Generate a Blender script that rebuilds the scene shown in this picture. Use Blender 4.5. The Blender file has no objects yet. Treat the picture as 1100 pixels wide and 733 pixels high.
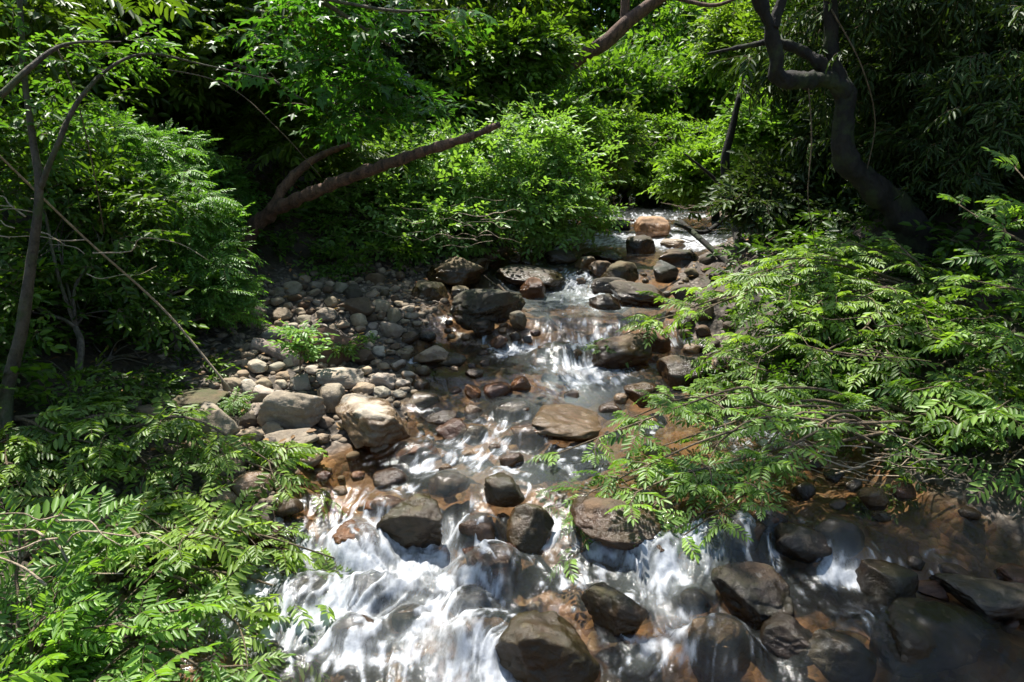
import bpy, math, random
import numpy as np

# ------------------------------------------------------------------ camera, sky, sun, exposure
scn = bpy.context.scene
COL = scn.collection
PITCH = math.radians(15.0)
CAM_H = 3.2
FPX = 733.3                       # focal length in photo pixels (photo 1100 x 733)
cam_d = bpy.data.cameras.new("camera")
cam_d.sensor_width = 36.0
cam_d.lens = 24.0
cam_d.clip_start = 0.05
cam_d.clip_end = 500.0
cam = bpy.data.objects.new("camera", cam_d)
COL.objects.link(cam)
cam.location = (0, 0, CAM_H)
cam.rotation_euler = (math.radians(90) - PITCH, 0, 0)
scn.camera = cam

SUN_DIR = np.array([-0.20, 0.30, 0.93])
SUN_DIR /= np.linalg.norm(SUN_DIR)
w = bpy.data.worlds.new("World")
scn.world = w
w.use_nodes = True
nt = w.node_tree
bg = nt.nodes["Background"]
sky = nt.nodes.new("ShaderNodeTexSky")
sky.sky_type = 'NISHITA'
sky.sun_disc = False
sky.sun_elevation = math.asin(SUN_DIR[2])
sky.sun_rotation = math.atan2(SUN_DIR[0], SUN_DIR[1])
nt.links.new(sky.outputs[0], bg.inputs[0])
bg.inputs[1].default_value = 0.125

sd = bpy.data.lights.new("sun", 'SUN')
sd.energy = 5.0
sd.angle = math.radians(0.5)
sd.color = (1.0, 0.955, 0.88)
sun = bpy.data.objects.new("sun", sd)
COL.objects.link(sun)
from mathutils import Vector, Matrix
sun.rotation_euler = Vector(tuple(SUN_DIR)).to_track_quat('Z', 'Y').to_euler()

vs = scn.view_settings
vs.view_transform = 'Standard'
vs.look = 'None'
vs.exposure = 1.15
vs.gamma = 1.0
vs.use_curve_mapping = False
cy = scn.cycles
cy.max_bounces = 7
cy.diffuse_bounces = 3
cy.glossy_bounces = 3
cy.transmission_bounces = 4
cy.transparent_max_bounces = 8
cy.caustics_reflective = False
cy.caustics_refractive = False
cy.sample_clamp_indirect = 4.0
cy.use_denoising = True
cy.use_adaptive_sampling = True
cy.adaptive_threshold = 0.015

# ------------------------------------------------------------------ numeric helpers
def _hash(ix, iy, iz, seed):
    h = (ix.astype(np.uint32) * np.uint32(374761393) + iy.astype(np.uint32) * np.uint32(668265263)
         + iz.astype(np.uint32) * np.uint32(2147483647) + np.uint32((seed * 1274126177) & 0xffffffff))
    h = (h ^ (h >> np.uint32(13))) * np.uint32(1274126177)
    h = h ^ (h >> np.uint32(16))
    return (h & np.uint32(0xffff)).astype(np.float32) / 65535.0

def vnoise2(x, y, seed=0):
    ix = np.floor(x).astype(np.int64); iy = np.floor(y).astype(np.int64)
    fx = (x - ix).astype(np.float32); fy = (y - iy).astype(np.float32)
    fx = fx * fx * (3 - 2 * fx); fy = fy * fy * (3 - 2 * fy)
    z = np.zeros_like(ix)
    a = _hash(ix, iy, z, seed); b = _hash(ix + 1, iy, z, seed)
    c = _hash(ix, iy + 1, z, seed); d = _hash(ix + 1, iy + 1, z, seed)
    return (a + (b - a) * fx) * (1 - fy) + (c + (d - c) * fx) * fy      # 0..1

def vnoise3(p, seed=0):
    i = np.floor(p).astype(np.int64)
    f = (p - i).astype(np.float32)
    f = f * f * (3 - 2 * f)
    r = 0
    for dx in (0, 1):
        for dy in (0, 1):
            for dz in (0, 1):
                wgt = (f[:, 0] if dx else 1 - f[:, 0]) * (f[:, 1] if dy else 1 - f[:, 1]) * (f[:, 2] if dz else 1 - f[:, 2])
                r = r + wgt * _hash(i[:, 0] + dx, i[:, 1] + dy, i[:, 2] + dz, seed)
    return r

def fbm2(x, y, oct=3, seed=0):
    r = 0; a = 0.5; s = 0
    for k in range(oct):
        r = r + a * vnoise2(x * 2 ** k + 17.3 * k, y * 2 ** k - 9.1 * k, seed + k); s += a; a *= 0.5
    return r / s

def fbm3(p, oct=3, seed=0):
    r = 0; a = 0.5; s = 0
    for k in range(oct):
        r = r + a * vnoise3(p * 2 ** k + 13.7 * k, seed + k); s += a; a *= 0.5
    return r / s

def cells2(x, y, seed=0):
    """distance to the nearest jittered cell point, and that cell's random value"""
    ix = np.floor(x).astype(np.int64); iy = np.floor(y).astype(np.int64)
    best = np.full(x.shape, 9.0); val = np.zeros(x.shape)
    z = np.zeros_like(ix)
    for dx in (-1, 0, 1):
        for dy in (-1, 0, 1):
            jx = ix + dx; jy = iy + dy
            px = jx + 0.15 + 0.7 * _hash(jx, jy, z, seed); py = jy + 0.15 + 0.7 * _hash(jx, jy, z + 5, seed)
            d = np.hypot(px - x, py - y)
            m = d < best
            best = np.where(m, d, best); val = np.where(m, _hash(jx, jy, z + 9, seed), val)
    return best, val

def sstep(a, b, x):
    t = np.clip((x - a) / (b - a), 0, 1)
    return t * t * (3 - 2 * t)

CP, SP = math.cos(PITCH), math.sin(PITCH)
def ray(px, py):
    u = (px - 550.0) / FPX; t = -(py - 366.5) / FPX
    return np.array([u, CP + t * SP, -SP + t * CP])
def P(px, py, Y):
    """the point at distance Y (metres, forward) seen in direction (px, py) of the photograph"""
    d = ray(px, py)
    return np.array([0, 0, CAM_H]) + d * (Y / d[1])
def project(x, y, z):
    zz = z - CAM_H
    dep = y * CP - zz * SP
    up = y * SP + zz * CP
    dep = np.maximum(dep, 1e-3)
    return 550 + FPX * x / dep, 366.5 - FPX * up / dep

# ------------------------------------------------------------------ the lie of the land
_py = np.array([-60, -30, 0, 3.0, 4.25, 4.85, 5.45, 6.8, 7.5, 8.0, 9.3, 9.85, 11.8, 12.7, 16, 20, 30, 60, 140])
_pz = np.array([-4, -1.8, -.45, -.12, .0, .07, .36, .42, .49, .60, .64, .92, .97, 1.20, 1.33, 1.45, 1.95, 4.0, 12])
_ys = np.linspace(-60, 140, 20001)
_zs = np.interp(_ys, _py, _pz)
_k = np.hanning(23); _k /= _k.sum()
_zs = np.convolve(np.pad(_zs, 11, mode='edge'), _k, mode='valid')
def W(x, y):
    sh = 0.30 * sstep(0.7, 1.5, x) * sstep(3, 4.3, y) * (1 - sstep(5.8, 6.8, y))
    sh = sh + 0.30 * (fbm2(x * 1.1 + 3, y * 0.5, 2, 5) - 0.5) * 2 * sstep(2, 4, y)
    return np.interp(y + sh, _ys, _zs)

def surf_hit(px, py, fn, y0=2.0, y1=45.0):
    d = ray(px, py)
    Y = np.linspace(y0, y1, 1500)
    X = d[0] / d[1] * Y; Z = CAM_H + d[2] / d[1] * Y
    g = Z - fn(X, Y)
    k = np.argmax(g < 0) if (g < 0).any() else len(Y) - 1
    if k > 0:
        a, b = g[k - 1], g[k]
        t = a / (a - b + 1e-9)
        Yk = Y[k - 1] + t * (Y[k] - Y[k - 1])
    else:
        Yk = Y[0]
    return np.array([d[0] / d[1] * Yk, Yk, CAM_H + d[2] / d[1] * Yk])

LEFT_PX = [(150, 760), (205, 690), (255, 610), (290, 555), (312, 505), (365, 482), (425, 456), (446, 428), (436, 394), (448, 365), (470, 335), (480, 305), (520, 280), (560, 266), (590, 255), (600, 246)]
RIGHT_PX = [(1330, 760), (1250, 690), (1160, 610), (1040, 545), (985, 515), (930, 480), (860, 440), (800, 410), (760, 380), (735, 345), (725, 310), (740, 285), (770, 268), (790, 255), (800, 246)]
_l = np.array([surf_hit(a, b, W) for a, b in LEFT_PX]); _r = np.array([surf_hit(a, b, W) for a, b in RIGHT_PX])
def _edge(pts, ext0, ext1):
    o = np.argsort(pts[:, 1]); yy = pts[o, 1]; xx = pts[o, 0]
    yy = np.concatenate([[-60], yy, [30, 60, 140]]); xx = np.concatenate([[ext0], xx, ext1])
    f = np.interp(_ys, yy, xx)
    k = np.hanning(61); k /= k.sum()
    return np.convolve(np.pad(f, 30, mode='edge'), k, mode='valid')
_xl = _edge(_l, _l[np.argmin(_l[:, 1]), 0] - .3, [3.2, 8, 20]); _xr = _edge(_r, _r[np.argmin(_r[:, 1]), 0] + .5, [7.5, 12, 24])
def XL(y): return np.interp(y, _ys, _xl)
def XR(y): return np.interp(y, _ys, _xr)

GRAV_Y = np.array([-60, 3, 4.5, 6, 7, 8.5, 10.5, 12, 13.5, 15, 18, 140])
GRAV_W = np.array([.5, .6, 1.0, 1.9, 2.6, 2.9, 2.8, 1.6, .6, .4, .3, .3])
def bank_dist(x, y):
    return XL(y) - x, x - XR(y)
def T(x, y):
    """terrain height"""
    wl = W(x, y)
    dl, dr = bank_dist(x, y)
    g = np.interp(y, GRAV_Y, GRAV_W)
    inside = np.minimum(-dl, -dr)
    depth = 0.30 * sstep(-.05, .45, inside)
    up_l = np.where(dl > 0, 0.13 * np.minimum(dl, g) + 0.55 * np.maximum(dl - g, 0) ** 1.06, 0)
    gr = 0.5
    up_r = np.where(dr > 0, 0.12 * np.minimum(dr, gr) + 0.5 * np.maximum(dr - gr, 0) ** 1.04, 0)
    cap = 26.0
    up = cap * np.tanh((up_l + up_r) / cap)
    bumps = (fbm2(x * .9, y * .9, 3, 21) - .5) * (0.10 + 0.12 * np.minimum(up, 3))
    fine = (fbm2(x * 5, y * 5, 2, 33) - .5) * 0.07
    c1, _ = cells2(x * 3.1, y * 3.1, 3)
    c2, _ = cells2(x * 7.0, y * 7.0, 4)
    cob = (np.clip(1 - c1 * 1.5, 0, 1) * .08 + np.clip(1 - c2 * 1.5, 0, 1) * .045) * (1 - sstep(.3, 1.0, np.maximum(dl - g, dr - gr)))
    near_end = 1 + 0 * x
    return wl - depth + up + bumps * near_end + fine + cob - .03
def S(x, y):
    dl, dr = bank_dist(x, y)
    return np.maximum(T(x, y), np.where(np.maximum(dl, dr) < 0.25, W(x, y), -99))

# ------------------------------------------------------------------ mesh building
def mesh_from(name, verts, loops, totals, mats, mat_idx=None, smooth=True, attrs=None):
    me = bpy.data.meshes.new(name)
    verts = np.ascontiguousarray(verts, dtype=np.float32)
    loops = np.ascontiguousarray(loops, dtype=np.int32); totals = np.ascontiguousarray(totals, dtype=np.int32)
    me.vertices.add(len(verts)); me.vertices.foreach_set("co", verts.ravel())
    me.loops.add(len(loops)); me.loops.foreach_set("vertex_index", loops)
    me.polygons.add(len(totals))
    starts = np.concatenate([[0], np.cumsum(totals)[:-1]]).astype(np.int32)
    me.polygons.foreach_set("loop_start", starts); me.polygons.foreach_set("loop_total", totals)
    for m in (mats if isinstance(mats, (list, tuple)) else [mats]): me.materials.append(m)
    if mat_idx is not None: me.polygons.foreach_set("material_index", np.ascontiguousarray(mat_idx, dtype=np.int32))
    me.polygons.foreach_set("use_smooth", np.full(len(totals), bool(smooth)))
    for k, v in (attrs or {}).items():
        a = me.attributes.new(k, 'FLOAT', 'POINT'); a.data.foreach_set("value", np.ascontiguousarray(v, dtype=np.float32))
    me.update(calc_edges=True)
    if len(totals) < 200000: me.validate(verbose=False)
    return me

def link(name, data, parent=None, loc=None):
    o = bpy.data.objects.new(name, data)
    COL.objects.link(o)
    if parent is not None: o.parent = parent
    if loc is not None: o.location = tuple(loc)
    return o
def tag(o, label=None, cat=None, group=None, kind=None):
    if label: o["label"] = label
    if cat: o["category"] = cat
    if group: o["group"] = group
    if kind: o["kind"] = kind
    return o

def grid_mesh(name, X, Y, Z, mat, attrs=None):
    ny, nx = X.shape
    v = np.stack([X, Y, Z], -1).reshape(-1, 3)
    i = np.arange(ny * nx).reshape(ny, nx)
    q = np.stack([i[:-1, :-1], i[:-1, 1:], i[1:, 1:], i[1:, :-1]], -1).reshape(-1, 4)
    return mesh_from(name, v, q.ravel(), np.full(len(q), 4), mat, attrs={k: a.ravel() for k, a in (attrs or {}).items()})

class Geo:
    """collects verts / faces, several materials, a per-vertex tint"""
    def __init__(s): s.v = []; s.l = []; s.t = []; s.m = []; s.a = []; s.n = 0
    def add(s, v, l, t, m=0, a=None):
        s.v.append(v); s.l.append(np.asarray(l) + s.n); s.t.append(t)
        s.m.append(np.full(len(t), m) if np.isscalar(m) else m)
        s.a.append(np.full(len(v), .5) if a is None else a); s.n += len(v)
    def build(s, name, mats, smooth=True):
        return mesh_from(name, np.concatenate(s.v), np.concatenate(s.l), np.concatenate(s.t), mats, np.concatenate(s.m), smooth, {"tint": np.concatenate(s.a)})

def smooth_path(pts, radii, per=6):
    pts = np.asarray(pts, float); radii = np.asarray(radii, float)
    n = len(pts)
    ext = np.vstack([2 * pts[0] - pts[1], pts, 2 * pts[-1] - pts[-2]])
    out = []; rr = []
    for i in range(n - 1):
        p0, p1, p2, p3 = ext[i:i + 4]
        for k in range(per):
            t = k / per
            out.append(.5 * ((2 * p1) + (-p0 + p2) * t + (2 * p0 - 5 * p1 + 4 * p2 - p3) * t * t + (-p0 + 3 * p1 - 3 * p2 + p3) * t ** 3))
            rr.append(radii[i] * (1 - t) + radii[i + 1] * t)
    out.append(pts[-1]); rr.append(radii[-1])
    return np.array(out), np.array(rr)

def tube(geo, pts, radii, sides=8, rough=0.0, seed=0, mat=0, cap=True, per=6, tint=None):
    p, r = smooth_path(pts, radii, per) if per > 1 else (np.asarray(pts, float), np.asarray(radii, float))
    n = len(p)
    tan = np.gradient(p, axis=0); tan /= np.linalg.norm(tan, axis=1)[:, None] + 1e-9
    ref = np.array([0.3, 0.2, 1.0]) if abs(tan[0, 2]) < .8 else np.array([1.0, .1, .2])
    N = np.zeros((n, 3)); B = np.zeros((n, 3))
    u = ref - tan[0] * ref.dot(tan[0]); u /= np.linalg.norm(u)
    for i in range(n):
        u = u - tan[i] * u.dot(tan[i]); u /= np.linalg.norm(u) + 1e-9
        N[i] = u; B[i] = np.cross(tan[i], u)
    th = np.arange(sides) / sides * 2 * math.pi
    ring = np.cos(th)[None, :, None] * N[:, None] + np.sin(th)[None, :, None] * B[:, None]
    rad = np.repeat(r[:, None], sides, 1)
    if rough > 0:
        q = (p[:, None] + ring * r[:, None, None]).reshape(-1, 3)
        k = 0.9 / (r.mean() + .02)
        rad = rad * (1 + rough * 2 * (fbm3(q * np.array([k, k, k * .45]) + seed * 7.7, 4, seed).reshape(n, sides) - .5))
    v = (p[:, None] + ring * rad[:, :, None]).reshape(-1, 3)
    i = np.arange(n * sides).reshape(n, sides); j = np.roll(i, -1, 1)
    q = np.stack([i[:-1], j[:-1], j[1:], i[1:]], -1).reshape(-1, 4)
    loops = [q.ravel()]; tot = [np.full(len(q), 4)]
    if cap:
        loops.append(i[-1]); tot.append(np.array([sides])); loops.append(i[0][::-1]); tot.append(np.array([sides]))
    geo.add(v, np.concatenate(loops), np.concatenate(tot), mat, None if tint is None else np.full(len(v), tint))

# ------------------------------------------------------------------ materials
def mat_new(name):
    m = bpy.data.materials.new(name); m.use_nodes = True
    n = m.node_tree; n.nodes.clear()
    out = n.nodes.new("ShaderNodeOutputMaterial")
    return m, n, out
def N(n, t, **kw):
    x = n.nodes.new(t)
    for k, v in kw.items(): setattr(x, k, v)
    return x
def ramp(n, fac, stops, interp='LINEAR'):
    r = N(n, "ShaderNodeValToRGB"); r.color_ramp.interpolation = interp
    e = r.color_ramp.elements
    while len(e) < len(stops): e.new(0.5)
    for k, (p, c) in enumerate(stops): e[k].position = p; e[k].color = (*c, 1) if len(c) == 3 else c
    n.links.new(fac, r.inputs[0]); return r.outputs[0]
def math_n(n, op, a, b=None, clamp=False):
    x = N(n, "ShaderNodeMath", operation=op); x.use_clamp = clamp
    for k, v in enumerate((a, b)):
        if v is None: continue
        if isinstance(v, (int, float)): x.inputs[k].default_value = v
        else: n.links.new(v, x.inputs[k])
    return x.outputs[0]
def mixc(n, f, a, b, mode='MIX'):
    x = N(n, "ShaderNodeMix", data_type='RGBA', blend_type=mode)
    for idx, v in ((0, f), (6, a), (7, b)):
        if isinstance(v, (int, float)): x.inputs[idx].default_value = v
        elif isinstance(v, tuple): x.inputs[idx].default_value = (*v, 1)
        else: n.links.new(v, x.inputs[idx])
    return x.outputs[2]
def noise_n(n, vec, scale, detail=4, rough=.55, out=0):
    x = N(n, "ShaderNodeTexNoise"); x.inputs["Scale"].default_value = scale; x.inputs["Detail"].default_value = detail; x.inputs["Roughness"].default_value = rough
    n.links.new(vec, x.inputs["Vector"]); return x.outputs[out]
def attr(n, name, typ='GEOMETRY', out="Fac"):
    x = N(n, "ShaderNodeAttribute", attribute_name=name, attribute_type=typ); return x.outputs[out]

def leaf_mat(name, dark, light, trans=.42, gloss=.42, spec=.45, back=None):
    m, n, out = mat_new(name)
    t = attr(n, "tint")
    oi = N(n, "ShaderNodeObjectInfo")
    col = ramp(n, t, [(0.05, dark), (0.85, light), (0.975, light), (0.995, (light[0] * 1.7, light[1] * 1.05, light[2] * .8))])
    hs = N(n, "ShaderNodeHueSaturation"); n.links.new(col, hs.inputs["Color"])
    n.links.new(math_n(n, 'ADD', math_n(n, 'MULTIPLY', oi.outputs["Random"], .03), .485), hs.inputs["Hue"])
    n.links.new(math_n(n, 'ADD', math_n(n, 'MULTIPLY', t, .5), .75), hs.inputs["Value"])
    c = hs.outputs[0]
    pb = N(n, "ShaderNodeBsdfPrincipled"); n.links.new(c, pb.inputs["Base Color"])
    pb.inputs["Roughness"].default_value = gloss; pb.inputs["Specular IOR Level"].default_value = spec
    tr = N(n, "ShaderNodeBsdfTranslucent")
    n.links.new(mixc(n, 1.0, c, (1.5, 1.55, .55), 'MULTIPLY'), tr.inputs["Color"])
    mx = N(n, "ShaderNodeMixShader"); mx.inputs[0].default_value = trans
    n.links.new(pb.outputs[0], mx.inputs[1]); n.links.new(tr.outputs[0], mx.inputs[2]); n.links.new(mx.outputs[0], out.inputs[0])
    return m

def bark_mat(name, dark, light, scale=9, moss=0.0, rough=.85):
    m, n, out = mat_new(name)
    tc = N(n, "ShaderNodeNewGeometry"); pos = tc.outputs["Position"]
    mp = N(n, "ShaderNodeMapping"); n.links.new(pos, mp.inputs[0]); mp.inputs["Scale"].default_value = (1, 1, .35)
    a = noise_n(n, mp.outputs[0], scale, 6, .65); b = noise_n(n, pos, scale * 4, 4, .6)
    f = math_n(n, 'ADD', math_n(n, 'MULTIPLY', a, .65), math_n(n, 'MULTIPLY', b, .35))
    c = ramp(n, f, [(.38, dark), (.60, light)])
    if moss:
        g = ramp(n, noise_n(n, pos, 3.5, 4, .6), [(.5, (0, 0, 0)), (.62, (moss,) * 3)])
        c = mixc(n, g, c, (.05, .075, .018))
    pb = N(n, "ShaderNodeBsdfPrincipled"); n.links.new(c, pb.inputs["Base Color"]); pb.inputs["Roughness"].default_value = rough
    bu = N(n, "ShaderNodeBump"); bu.inputs["Strength"].default_value = 1.0; bu.inputs["Distance"].default_value = .035
    n.links.new(f, bu.inputs["Height"]); n.links.new(bu.outputs[0], pb.inputs["Normal"]); n.links.new(pb.outputs[0], out.inputs[0])
    return m

def rock_mat():
    m, n, out = mat_new("river_rock")
    tc = N(n, "ShaderNodeTexCoord"); ob = tc.outputs["Object"]
    geo = N(n, "ShaderNodeNewGeometry"); pos = geo.outputs["Position"]
    oi = N(n, "ShaderNodeObjectInfo")
    base = oi.outputs["Color"]
    n1 = noise_n(n, pos, 5.5, 7, .62); n2 = noise_n(n, pos, 42, 7, .75); n3 = noise_n(n, pos, 2.2, 3, .5)
    c = mixc(n, ramp(n, n1, [(.34, (0, 0, 0)), (.68, (1, 1, 1))]), mixc(n, 1.0, base, (.52, .47, .42), 'MULTIPLY'), mixc(n, 1.0, base, (1.25, 1.2, 1.12), 'MULTIPLY'))
    c = mixc(n, math_n(n, 'MULTIPLY', ramp(n, n2, [(.40, (0, 0, 0)), (.60, (1, 1, 1))]), .65), c, mixc(n, 1.0, base, (.62, .62, .62), 'MULTIPLY'))
    # ochre stains
    st = ramp(n, n3, [(.52, (0, 0, 0)), (.66, (1, 1, 1))])
    c = mixc(n, math_n(n, 'MULTIPLY', st, .35), c, (.16, .085, .035))
    # veins
    wv = N(n, "ShaderNodeTexVoronoi", feature='DISTANCE_TO_EDGE'); wv.inputs["Scale"].default_value = 4.0
    n.links.new(N(n, "ShaderNodeVectorMath", operation='ADD').outputs[0], wv.inputs["Vector"])
    va = wv.inputs["Vector"].links[0].from_node; n.links.new(pos, va.inputs[0])
    nz = N(n, "ShaderNodeTexNoise"); nz.inputs["Scale"].default_value = 3; n.links.new(pos, nz.inputs["Vector"]); n.links.new(nz.outputs[1], va.inputs[1])
    ed = ramp(n, wv.outputs["Distance"], [(.0, (1, 1, 1)), (.035, (0, 0, 0))])
    c = mixc(n, math_n(n, 'MULTIPLY', ed, .14), c, mixc(n, 1.0, base, (.5, .48, .45), 'MULTIPLY'))
    # lichen spots (custom property lichen) and moss (custom property moss)
    vo = N(n, "ShaderNodeTexVoronoi"); vo.inputs["Scale"].default_value = 11; n.links.new(pos, vo.inputs["Vector"])
    dd = math_n(n, 'ADD', vo.outputs["Distance"], math_n(n, 'MULTIPLY', n2, .55))
    pick = math_n(n, 'GREATER_THAN', N(n, "ShaderNodeSeparateColor").outputs[0], .62)
    sc = pick.node.inputs[0].links[0].from_node; n.links.new(vo.outputs["Color"], sc.inputs[0])
    li = math_n(n, 'MULTIPLY', ramp(n, dd, [(.46, (1, 1, 1)), (.58, (0, 0, 0))]), pick)
    li = math_n(n, 'MULTIPLY', li, attr(n, "lichen", 'OBJECT'))
    c = mixc(n, math_n(n, 'MULTIPLY', li, .8), c, (.48, .46, .40))
    nrm = N(n, "ShaderNodeSeparateXYZ"); n.links.new(geo.outputs["Normal"], nrm.inputs[0])
    mo = math_n(n, 'MULTIPLY', ramp(n, noise_n(n, pos, 4, 5, .7), [(.42, (0, 0, 0)), (.60, (1, 1, 1))]), attr(n, "moss", 'OBJECT'))
    mo = math_n(n, 'MULTIPLY', mo, math_n(n, 'ADD', math_n(n, 'MULTIPLY', nrm.outputs[2], .7), .4, True))
    c = mixc(n, mo, c, (.05, .06, .014))
    # water line: wet stone is darker and glossy
    sx = N(n, "ShaderNodeSeparateXYZ"); n.links.new(pos, sx.inputs[0])
    h = math_n(n, 'SUBTRACT', sx.outputs[2], attr(n, "wet", 'OBJECT'))
    h = math_n(n, 'ADD', h, math_n(n, 'MULTIPLY', math_n(n, 'SUBTRACT', n1, .5), .22))
    wet = ramp(n, math_n(n, 'ADD', math_n(n, 'MULTIPLY', h, 8), .5, True), [(.35, (1, 1, 1)), (.65, (0, 0, 0))])
    c = mixc(n, wet, c, mixc(n, 1.0, c, (.42, .34, .26), 'MULTIPLY'))
    pb = N(n, "ShaderNodeBsdfPrincipled"); n.links.new(c, pb.inputs["Base Color"])
    n.links.new(math_n(n, 'ADD', math_n(n, 'SUBTRACT', .80, math_n(n, 'MULTIPLY', wet, .60)), math_n(n, 'MULTIPLY', math_n(n, 'SUBTRACT', n2, .5), .3)), pb.inputs["Roughness"])
    bh = math_n(n, 'ADD', math_n(n, 'MULTIPLY', n1, .7), math_n(n, 'MULTIPLY', n2, .22))
    bh = math_n(n, 'SUBTRACT', bh, math_n(n, 'MULTIPLY', ed, .03))
    bu = N(n, "ShaderNodeBump"); bu.inputs["Strength"].default_value = .9; bu.inputs["Distance"].default_value = .05
    n.links.new(bh, bu.inputs["Height"]); n.links.new(bu.outputs[0], pb.inputs["Normal"]); n.links.new(pb.outputs[0], out.inputs[0])
    return m

def ground_mat():
    m, n, out = mat_new("forest_floor")
    geo = N(n, "ShaderNodeNewGeometry"); pos = geo.outputs["Position"]
    # stream bed cobbles
    def cob(scale):
        nz = N(n, "ShaderNodeTexNoise"); nz.inputs["Scale"].default_value = 2.5; n.links.new(pos, nz.inputs["Vector"])
        ad = N(n, "ShaderNodeVectorMath", operation='MULTIPLY_ADD'); n.links.new(nz.outputs[1], ad.inputs[0]); ad.inputs[1].default_value = (.25, .25, .25); n.links.new(pos, ad.inputs[2])
        v = N(n, "ShaderNodeTexVoronoi"); v.inputs["Scale"].default_value = scale; n.links.new(ad.outputs[0], v.inputs["Vector"])
        s = N(n, "ShaderNodeSeparateColor"); n.links.new(v.outputs["Color"], s.inputs[0])
        return v.outputs["Distance"], s.outputs[0], s.outputs[1]
    d1, r1, g1 = cob(5.5); d2, r2, g2 = cob(15)
    bedc = ramp(n, r1, [(0, (.11, .055, .022)), (.3, (.27, .135, .052)), (.55, (.15, .09, .05)), (.8, (.33, .18, .075)), (1, (.09, .055, .032))])
    bedc2 = ramp(n, r2, [(0, (.12, .055, .022)), (.4, (.22, .115, .048)), (.7, (.10, .065, .036)), (1, (.28, .18, .09))])
    bed = mixc(n, ramp(n, g1, [(.42, (0, 0, 0)), (.52, (1, 1, 1))]), bedc, bedc2)
    grc = ramp(n, r2, [(0, (.07, .055, .042)), (.35, (.16, .13, .10)), (.7, (.10, .075, .055)), (1, (.25, .21, .17))])
    gap = ramp(n, d2, [(.30, (1, 1, 1)), (.55, (.35, .33, .30))])
    grc = mixc(n, 1.0, grc, gap, 'MULTIPLY')
    n1 = noise_n(n, pos, 1.3, 5, .6); n2 = noise_n(n, pos, 22, 5, .7)
    soil = ramp(n, n2, [(.3, (.018, .012, .008)), (.55, (.045, .030, .018)), (.72, (.10, .062, .032))])
    moss = ramp(n, n1, [(.48, (0, 0, 0)), (.62, (1, 1, 1))])
    soil = mixc(n, math_n(n, 'MULTIPLY', moss, .45), soil, (.022, .034, .010))
    c = mixc(n, attr(n, "soil"), grc, soil)
    c = mixc(n, attr(n, "bed"), c, bed)
    pb = N(n, "ShaderNodeBsdfPrincipled"); n.links.new(c, pb.inputs["Base Color"]); pb.inputs["Roughness"].default_value = .75
    bu = N(n, "ShaderNodeBump"); bu.inputs["Strength"].default_value = .8; bu.inputs["Distance"].default_value = .04
    hh = math_n(n, 'SUBTRACT', math_n(n, 'MULTIPLY', n2, .5), math_n(n, 'ADD', math_n(n, 'MULTIPLY', d1, .5), math_n(n, 'MULTIPLY', d2, .5)))
    n.links.new(hh, bu.inputs["Height"]); n.links.new(bu.outputs[0], pb.inputs["Normal"]); n.links.new(pb.outputs[0], out.inputs[0])
    return m

def water_mat():
    m, n, out = mat_new("stream_water")
    geo = N(n, "ShaderNodeNewGeometry"); pos = geo.outputs["Position"]
    foam = attr(n, "foam"); milk = attr(n, "milk")
    # small break-up of the froth along the current
    mp = N(n, "ShaderNodeMapping"); n.links.new(pos, mp.inputs[0]); mp.inputs["Scale"].default_value = (1.0, .42, .6)
    nz = noise_n(n, mp.outputs[0], 34, 8, .72); nb = noise_n(n, pos, 7, 4, .6)
    f = math_n(n, 'ADD', foam, math_n(n, 'MULTIPLY', math_n(n, 'SUBTRACT', nz, .5), math_n(n, 'MULTIPLY', math_n(n, 'MULTIPLY', foam, math_n(n, 'SUBTRACT', 1.25, foam)), 3.4)), True)
    f = math_n(n, 'MULTIPLY', f, .90)
    bu = N(n, "ShaderNodeBump"); bu.inputs["Strength"].default_value = .55; bu.inputs["Distance"].default_value = .03
    n.links.new(math_n(n, 'ADD', math_n(n, 'MULTIPLY', nb, .75), math_n(n, 'MULTIPLY', nz, .28)), bu.inputs["Height"])
    tr = N(n, "ShaderNodeBsdfTransparent"); n.links.new(mixc(n, attr(n, "deep"), (.93, .88, .80), (.62, .60, .53)), tr.inputs[0])
    gl = N(n, "ShaderNodeBsdfGlossy"); gl.inputs["Roughness"].default_value = .09; n.links.new(bu.outputs[0], gl.inputs["Normal"])
    fr = N(n, "ShaderNodeFresnel"); fr.inputs["IOR"].default_value = 1.33; n.links.new(bu.outputs[0], fr.inputs["Normal"])
    clear = N(n, "ShaderNodeMixShader"); n.links.new(fr.outputs[0], clear.inputs[0]); n.links.new(tr.outputs[0], clear.inputs[1]); n.links.new(gl.outputs[0], clear.inputs[2])
    # air bubbles under the surface: a pale grey green veil
    md = N(n, "ShaderNodeBsdfDiffuse"); md.inputs[0].default_value = (.36, .41, .40, 1)
    veil = N(n, "ShaderNodeMixShader"); n.links.new(milk, veil.inputs[0]); n.links.new(clear.outputs[0], veil.inputs[1]); n.links.new(md.outputs[0], veil.inputs[2])
    fd = N(n, "ShaderNodeBsdfPrincipled"); fd.inputs["Base Color"].default_value = (.66, .69, .74, 1); fd.inputs["Roughness"].default_value = .55
    n.links.new(bu.outputs[0], fd.inputs["Normal"])
    ft = N(n, "ShaderNodeBsdfTranslucent"); ft.inputs[0].default_value = (.66, .69, .74, 1)
    fm = N(n, "ShaderNodeMixShader"); fm.inputs[0].default_value = .25; n.links.new(fd.outputs[0], fm.inputs[1]); n.links.new(ft.outputs[0], fm.inputs[2])
    mx = N(n, "ShaderNodeMixShader"); n.links.new(f, mx.inputs[0]); n.links.new(veil.outputs[0], mx.inputs[1]); n.links.new(fm.outputs[0], mx.inputs[2])
    n.links.new(mx.outputs[0], out.inputs[0])
    return m

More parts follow.
